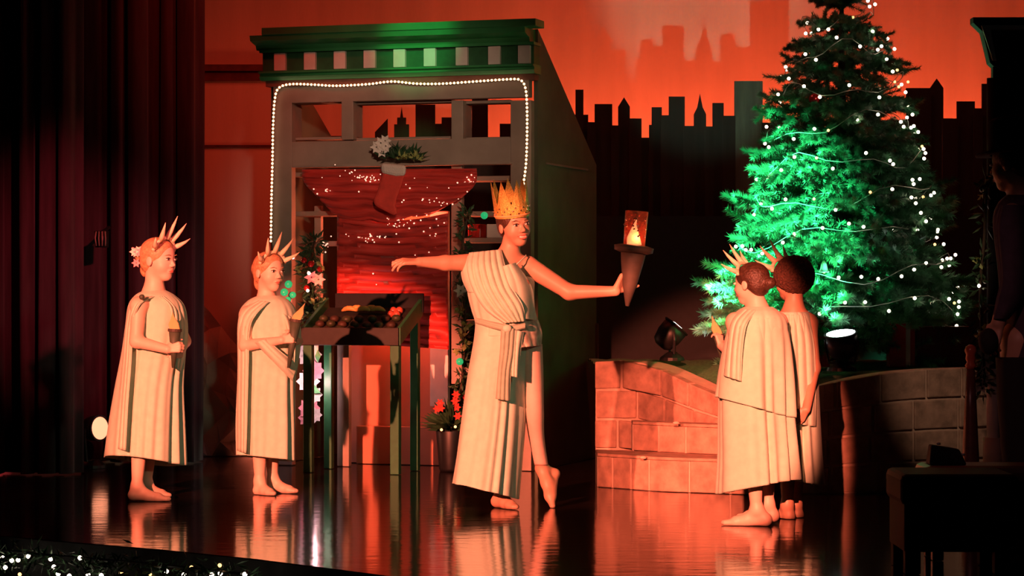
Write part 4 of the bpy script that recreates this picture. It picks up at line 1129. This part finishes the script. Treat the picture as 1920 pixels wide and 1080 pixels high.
swath('sash_tail', D, [(940, 616, -.22), (938, 660, -.24), (934, 700, -.25), (930, 748, -.25)], [(966, 616, -.22), (964, 660, -.24), (958, 700, -.25), (956, 752, -.25)], M_mint2, e, 3, .014, .015)
swath('sash_tail', D, [(958, 618, -.21), (960, 660, -.23), (958, 705, -.24)], [(982, 622, -.19), (976, 660, -.21), (972, 708, -.23)], M_mint, e, 2, .012, .015)
m = MB(); m.tube([J(958, 505, -.135), J(975, 490, -.11), J(986, 480, -.05), J(986, 478, .02)], .004, 6); m.build('strap', M_mint, e, True)
# leg cloth under the slit
loft('tights', D, [(645, 962, 1016, .03, .105, 0), (700, 976, 1018, .02, .09, 0), (770, 984, 1019, -.01, .068, 0), (820, 992, 1020, .04, .058, 0), (872, 1003, 1027, .09, .042, 0)], mat('peach_tights', (.72, .50, .42), .7, noise=.05), e, nf=5, nu=60, nv=40)
# big torch
tb0, tt0 = J(1176, 574, -.085), J(1188, 470, -.085); axt = (tt0-tb0).normalized()
tr = empty('torch', tb0, 'large torch with clear glittering flame tube raised by the dancer', 'torch')
m = MB(); m.tube([tb0, tb0.lerp(tt0, .4), tb0.lerp(tt0, .8), tt0], [.010, .040, .062, .070], 24); m.build('cone', M_cupb, tr, True)
m = MB(); m.tube([tt0-axt*.014, tt0-axt*.004, tt0+axt*.022, tt0+axt*.03], [.075, .105, .108, .075], 24); m.build('collar', M_cupb, tr, True)
ttop = J(1194, 396, -.085)
m = MB(); m.tube([tt0+axt*.02, ttop], [.058, .062], 24, False); m.build('glitter_tube', M_glass, tr, True, solid=.003)
m = MB(); s_ = Vector((1, 0, 0)); fl = [(-.9, .0), (-1.0, .25), (-.55, .6), (.0, .95), (-.05, .7), (.25, .5), (.6, .25), (.9, 0)]
m.prism([tt0+axt*.03+s_*(x*.045)+axt*(y*.16)+Vector((0, -.02, 0)) for x, y in fl], (0, .03, 0)); m.build('flame', mat('glowing_flame', (.9, .5, .25), .6, emit=2.0, ecol=(1, .38, .16)), tr, bevel=.006)
for k in range(14):
    a = rnd.uniform(PI, 2*PI); z = rnd.random()
    m = MB(); m.ball(tt0.lerp(ttop, .35+.6*z)+Vector((.061*math.cos(a), .061*math.sin(a), 0)), .006, 6, 4); m.build('glitter', M_sequin, tr, True)
pl = bpy.data.lights.new('torch_glow', 'POINT'); pl.energy = 1.2; pl.color = (1, .35, .12); pl.shadow_soft_size = .02
po = bpy.data.objects.new('torch_glow', pl); COL.objects.link(po); po.location = tt0+axt*.07+Vector((.01, -.035, 0))

# ---------------------------------------------------------------- pair seen from behind: child holding a torch
e, D = person('person', 'child with dark bun and felt crown seen from behind, holding a torch', 1405, 985)
J = lambda x, y, dd=0: V(x, y, D+dd)
s = Sdf((J(1325, 400).x, D-.28, -.01), (J(1510, 400).x, D+.36, J(0, 482).z), .0042)
ax4 = frame((-.80, .60, -.08)); hc = J(1408, 532, .0); HH = .205
sdf_head(s, hc, ax4, HH, J(1422, 590, .0), .042)
s.chain([J(1422, 590, 0), J(1420, 625, .02), J(1422, 690, .02), J(1424, 750, .02)], [.06, .10, .095, .11], .05)
s.cone(J(1378, 602, -.04), J(1460, 602, .08), .045, .045, .04)
s.chain([J(1376, 606, -.05), J(1384, 672, -.06), J(1352, 648, .12)], [.038, .033, .022], .02)
sdf_hand(s, J(1352, 650, .11), (-.15, .35, .9), (.6, -.7, .2), 1, .125, [.8]*4, thumb=(.6, .6))
s.chain([J(1462, 606, .08), J(1470, 680, .05), J(1440, 720, .16)], [.038, .033, .024], .02)
s.chain([J(1412, 750, -.05), J(1414, 870, -.05), J(1418, 955, -.05)], [.062, .046, .028], .02)
s.chain([J(1436, 750, .09), J(1438, 870, .09), J(1440, 945, .09)], [.062, .046, .028], .02)
sdf_foot(s, J(1420, 955, -.05), J(1436, 984, -.05), J(1356, 984, -.0), .029, .034)
sdf_foot(s, J(1440, 945, .09), J(1450, 976, .09), J(1385, 972, .15), .029, .034)
s.floor_cut(.002); body = s.mesh('body', M_skin, e); face_parts(hc, ax4, HH, body)
sdf_hair(hc, ax4, HH, e, M_haird, bun=[((0, -.52, -.02), (.17, .18, .15))])
cr = empty('ray_crown', hc+ax4[2]*.4*HH, 'cream felt ray crown on the child with the dark bun', 'crown')
spike_crown(hc, ax4, HH, cr, tilt=.75)
loft('tunic', D, [(576, 1396, 1448, .01, .08, .01), (586, 1380, 1462, .01, .12, .02), (604, 1367, 1474, .01, .145, .04), (650, 1362, 1478, .01, .15, .06), (710, 1352, 1482, .01, .15, .08), (780, 1350, 1486, .01, .155, .11), (850, 1350, 1492, .01, .16, .13), (908, 1347, 1497, .01, .165, .14)],
     M_mint, e, nf=12, seed=21, hem=lambda th: -14*math.cos(th)+4)
swath('shoulder_drape', D, [(1392, 580, -.06), (1372, 604, -.10), (1364, 650, -.10), (1358, 705, -.10)], [(1420, 582, -.09), (1400, 610, -.17), (1392, 660, -.18), (1390, 715, -.17)], M_mint, e, 3, .014, .02)
loft('overfold', D, [(596, 1372, 1470, .01, .140, .03), (640, 1360, 1480, .01, .158, .06), (700, 1350, 1486, .01, .166, .09), (758, 1344, 1490, .01, .176, .11)], M_mint, e, nf=11, seed=21, nv=50, hem=lambda th: 20*math.cos(th)+6)
torch(J(1352, 672, .17), J(1347, 628, .17), .028, 'small dark torch held up by the child with the dark bun', .10, D, tilt=Vector((-.25, 0, 0)))

# ---------------------------------------------------------------- child with the curly hair
e, D = person('person', 'child with round curly hair in mint tunic seen from behind', 1482, 972)
J = lambda x, y, dd=0: V(x, y, D+dd)
s = Sdf((J(1425, 400).x, D-.28, -.01), (J(1560, 400).x, D+.36, J(0, 476).z), .0045)
ax5 = frame((-.62, .78, -.06)); hc = J(1484, 526, .02); HH = .205
sdf_head(s, hc, ax5, HH, J(1488, 592, .0), .044)
s.chain([J(1488, 592, 0), J(1490, 625, .02), J(1490, 690, .02), J(1490, 750, .02)], [.06, .10, .095, .11], .05)
s.cone(J(1462, 604, .05), J(1518, 604, -.03), .045, .045, .04)
s.chain([J(1518, 608, -.03), J(1526, 690, -.06), J(1512, 768, -.19)], [.038, .033, .022], .02)
sdf_hand(s, J(1512, 768, -.19), (-.55, -.25, -.8), (.5, -.75, .1), 1, .125, [.35, .4, .45, .5], thumb=(.6, .5))
s.chain([J(1478, 750, -.04), J(1477, 870, -.04), J(1476, 946, -.04)], [.062, .046, .028], .02)
s.chain([J(1496, 750, .05), J(1494, 870, .05), J(1492, 946, .05)], [.062, .046, .028], .02)
sdf_foot(s, J(1476, 946, -.04), J(1480, 976, -.04), J(1450, 972, .08), .028, .033)
sdf_foot(s, J(1492, 946, .05), J(1496, 974, .05), J(1468, 966, .16), .028, .033)
s.floor_cut(.002); body = s.mesh('body', M_skin_b, e); face_parts(hc, ax5, HH, body)
sdf_hair(hc, ax5, HH, e, M_hairc, afro=.12, tex=.006, h=.005)
cr = empty('ray_crown', hc+ax5[2]*.4*HH, 'cream felt ray crown on the child with round curly hair', 'crown')
spike_crown(hc+ax5[1]*(.12*HH), ax5, HH*1.08, cr, tilt=.8)
loft('tunic', D, [(592, 1467, 1508, -.01, .09, .01), (586, 1458, 1515, .0, .12, .02), (602, 1452, 1524, .01, .145, .04), (650, 1450, 1529, .01, .15, .06), (710, 1450, 1531, .01, .155, .08), (780, 1449, 1533, .01, .155, .11), (850, 1448, 1536, .01, .16, .13), (906, 1447, 1540, .01, .165, .14)],
     M_mint, e, nf=12, seed=33, hem=lambda th: 8*math.cos(th)-4)
swath('back_drape', D, [(1462, 590, -.10), (1456, 640, -.17), (1456, 710, -.19), (1462, 790, -.20)], [(1512, 590, -.08), (1526, 640, -.10), (1530, 710, -.10), (1530, 800, -.10)], M_mint, e, 5, .018, .03)

# ---------------------------------------------------------------- man in the dark at the side of the stage
D = 11.6; b = V(1935, 540, D); b.z = 0
e = empty('person', b, 'man in dark hat and jacket standing in shadow behind the stools', 'person')
J = lambda x, y, dd=0: V(x, y, D+dd)
s = Sdf((J(1835, 400).x, D-.34, -.01), (J(2040, 400).x, D+.34, J(0, 215).z), .007)
ax6 = frame((-.80, .55, -.12)); hc = J(1898, 308, 0); HH = .235
sdf_head(s, hc, ax6, HH, J(1922, 385, .02), .058)
s.chain([J(1922, 385, .02), J(1935, 450, .02), J(1938, 560, .02), J(1938, 640, .02)], [.08, .15, .14, .14], .05)
s.cone(J(1900, 405, -.10), J(1985, 405, .12), .06, .06, .04)
s.chain([J(1897, 408, -.14), J(1898, 520, -.20), J(1872, 606, -.20)], [.055, .045, .032], .02)
sdf_hand(s, J(1872, 606, -.20), (-.35, -.1, -.95), (-.5, -.8, .1), 1, .19, [.5, .55, .6, .65])
s.chain([J(1990, 408, .14), J(2005, 520, .14), J(1985, 620, .05)], [.055, .045, .032], .02)
for x, dd in ((1915, -.08), (1962, .10)):
    s.chain([J(x, 640, dd), J(x+4, 840, dd), J(x+6, 1015, dd)], [.10, .065, .042], .03)
    sdf_foot(s, J(x+6, 1012, dd), Vector((J(x+12, 0, dd).x, D+dd, .0)), Vector((J(x-85, 0, dd).x, D+dd+.05, .0)), .042, .045)
s.floor_cut(.002); body = s.mesh('body', M_skin_b, e); face_parts(hc, ax6, HH, body)
sdf_hair(hc, ax6, HH, e, M_haird, h=.008)
hat = empty('hat', hc+ax6[2]*.3*HH, 'dark brimmed hat on the man in shadow', 'hat')
r_, f_, u_ = ax6; hb_ = hc+u_*(.22*HH)-f_*.03*HH
def hring(h, a, bb): return [hb_+r_*(a*math.cos(2*PI*k/28))+f_*(bb*math.sin(2*PI*k/28))+u_*h for k in range(29)]
m = MB(); m.grid([hring(0, .085, .105), hring(0, .15, .17), hring(.012, .15, .17), hring(.014, .092, .112)]); m.build('brim', M_trouser, hat, True)
m = MB(); m.grid([hring(0, .092, .112), hring(.09, .09, .11), hring(.15, .082, .10), hring(.165, .06, .075), hring(.168, .005, .005)]); m.build('hat_crown', M_trouser, hat, True)
loft('jacket', D, [(366, 1888, 1955, .02, .09, .01), (384, 1870, 2000, .02, .16, .02), (420, 1862, 2020, .02, .21, .03), (520, 1872, 2020, .02, .20, .04), (620, 1876, 2015, .02, .20, .05), (690, 1872, 2018, .02, .21, .05)], M_jacket, e, nf=9, seed=2, nu=100, nv=60)
loft('sleeve', D, [(384, 1876, 1920, -.14, .075, .02), (430, 1868, 1922, -.16, .08, .04), (520, 1876, 1920, -.20, .07, .06), (565, 1868, 1912, -.20, .062, .06), (598, 1862, 1890, -.20, .05, .05)], M_jacket, e, nf=7, seed=6, nu=70, nv=50)
loft('trouser_leg', D, [(670, 1868, 1960, -.07, .13, .02), (760, 1872, 1962, -.08, .11, .03), (880, 1882, 1958, -.08, .09, .04), (1010, 1890, 1955, -.08, .08, .05)], M_trouser, e, nf=7, seed=7, nu=70, nv=40)
loft('trouser_leg', D, [(670, 1910, 2015, .10, .13, .02), (760, 1920, 2012, .10, .11, .03), (880, 1930, 2006, .10, .09, .04), (1010, 1936, 2002, .10, .08, .05)], M_trouser, e, nf=7, seed=8, nu=70, nv=40)
m = MB(); p = J(1853, 640, -.22); m.ball(p, (.045, .05, .06), 14, 10); m.build('glove', M_trouser, e, True)

# ---------------------------------------------------------------- stools, bag, post, dark house at the side
e = empty('upholstered_stool', V(1800, 1079, 10.6)*1.0, 'black upholstered stool with deep apron and square legs', 'stool'); e.location.z = 0; WM[e] = Matrix.Translation(e.location)
a, b = V(1690, 890, 10.6), V(1912, 1036, 10.6)
m = MB(); m.box(a.x, b.x, 10.6, 11.05, a.z-.13, a.z); m.build('seat', M_black, e, bevel=.025)
m = MB(); m.box(a.x+.015, b.x-.01, 10.615, 11.035, b.z, a.z-.12); m.build('apron', M_black, e, bevel=.006)
for x in (a.x+.02, b.x-.10):
    for y in (10.62, 10.96):
        m = MB(); m.box(x, x+.065, y, y+.065, .002, b.z+.02); m.build('leg', M_black, e, bevel=.004)
e = empty('padded_bench', (2.0, 11.2, 0), 'brown padded bench standing behind the black stool', 'bench')
a = V(1728, 872, 11.2); x1 = V(1990, 872, 11.2).x
m = MB(); m.box(a.x, x1, 11.12, 11.42, a.z-.075, a.z+.0); m.build('cushion', M_brownseat, e, bevel=.03)
for x in (a.x+.04, x1-.09):
    for y in (11.15, 11.34):
        m = MB(); m.box(x, x+.05, y, y+.05, .002, a.z-.07); m.build('leg', M_metalb, e, bevel=.004)
e = empty('black_bag', V(1778, 868, 11.27), 'small black bag with bright clasps lying on the padded bench', 'bag')
p0, p1 = V(1742, 868, 11.22), V(1812, 834, 11.22); z0 = a.z
m = MB(); m.hexa([(p0.x, 11.2, z0), (p1.x, 11.2, z0), (p1.x, 11.32, z0), (p0.x, 11.32, z0)], [(p0.x+.01, 11.22, p1.z), (p1.x-.03, 11.22, p1.z-.02), (p1.x-.03, 11.3, p1.z-.02), (p0.x+.01, 11.3, p1.z)]); m.build('body', M_black, e, bevel=.008)
for px, py in ((1760, 832), (1806, 852)):
    m = MB(); m.ball(V(px, py, 11.21), (.010, .006, .006), 8, 6); m.build('clasp', M_ribbon, e, True)
pp = V(1820, 540, 12.3); pz = V(1822, 646, 12.3).z
e = empty('newel_post', (pp.x, 12.3, 0), 'dark turned wooden post with red-lit knob beside the man', 'post')
m = MB(); m.tube([(pp.x, 12.3, z) for z in (.002, .05, .06, .35, .62, pz-.12)], [.055, .055, .045, .042, .030, .020], 16); m.build('shaft', M_post, e, True)
m = MB(); m.tube([(pp.x, 12.3, pz-.12+z) for z in (0, .02, .035, .05, .07, .09, .11, .12)], [.020, .028, .018, .026, .022, .030, .024, .008], 16); m.build('knob', mat('red_lit_knob', (.45, .10, .05), .3), e, True)  # red light on the post top put into the knob colour
# dark house at the side
D = 13.9; a = V(1862, 60, D)
e = empty('dark_house_flat', (a.x, D, 0), 'dark house flat with pale edged cornice beside the shadowed man', 'stage set')
m = MB(); m.box(a.x, a.x+1.6, D, D+.06, .002, V(0, 70, D).z); m.build('wall', M_black, e)
c0 = V(1830, 33, D-.1); z0, z1 = V(0, 125, D).z, V(0, 33, D).z
m = MB(); m.prism([(a.x, D-.02, z0), (a.x-.02, D-.02, z0+.02), (a.x-.06, D-.02, z1-.08), (c0.x, D-.02, z1-.03), (c0.x, D-.02, z1), (a.x+1.6, D-.02, z1), (a.x+1.6, D-.02, z0)], (0, .10, 0)); m.build('cornice', M_black, e)
M_pale = mat('pale_green_trim', (.62, .74, .66), .6, noise=.08)
m = MB(); q = [(a.x+.004, z0+.03), (a.x-.040, z1-.085), (a.x-.07, z1-.045)]
m.prism([(q[0][0]-.012, D-.035, q[0][1]), (q[0][0]+.008, D-.035, q[0][1]), (q[1][0]+.02, D-.035, z1-.07), (a.x+1.6, D-.035, z1-.065), (a.x+1.6, D-.035, z1-.045), (q[2][0], D-.035, z1-.045)], (0, .015, 0)); m.build('trim_line', M_pale, e)
cx = V(1862, 0, D-.12).x
m = MB(); m.tube([(cx, D-.12, z) for z in (V(0, 880, D).z, V(0, 818, D).z)], .055, 16); m.build('column_base', M_taupe, e, True)
m = MB(); m.tube([(cx, D-.12, .002), (cx, D-.12, V(0, 880, D).z)], .06, 16); m.build('plinth', M_black, e, True)
m = MB(); m.tube([(cx, D-.12, V(0, 818, D).z), (cx, D-.12, V(0, 690, D).z)], [.036, .034], 16); m.build('column', M_white, e, True)  # light spill on the dark column coloured in as a white segment
m = MB(); m.tube([(cx, D-.12, V(0, 690, D).z), (cx, D-.12, V(0, 150, D).z)], .034, 16); m.build('column_shaft', M_black, e, True)
G = lambda x, y: V(x, y, D-.17)
garland('flower_garland', [G(1850, 330), G(1846, 440), G(1838, 540), G(1842, 640), G(1846, 700), G(1842, 730)], .05, 150, 'garland of dark leaves and white flowers on the dark house column',
        flowers=[(G(1846, 680), M_flowerw), (G(1840, 700), M_flowerw), (G(1848, 712), M_flowerw), (G(1838, 722), M_flowerw), (G(1845, 660), M_flowerw)],
        pale=[G(1836, 490), G(1846, 345), G(1843, 365), G(1838, 636), G(1845, 620)], lights=[G(1836, 536)])
spot('man_fill', (.3, 7.5, 3.0), (2.25, 11.5, .95), 75, (1, .34, .32), 9, .9, .05)  # fill added to lift the man and bench, no lamp stands there
spot('side_lamp', (1.75, 10.6, 3.6), (2.56, 15.0, .52), 330, (1, .64, .42), 4.5, .9, .04)
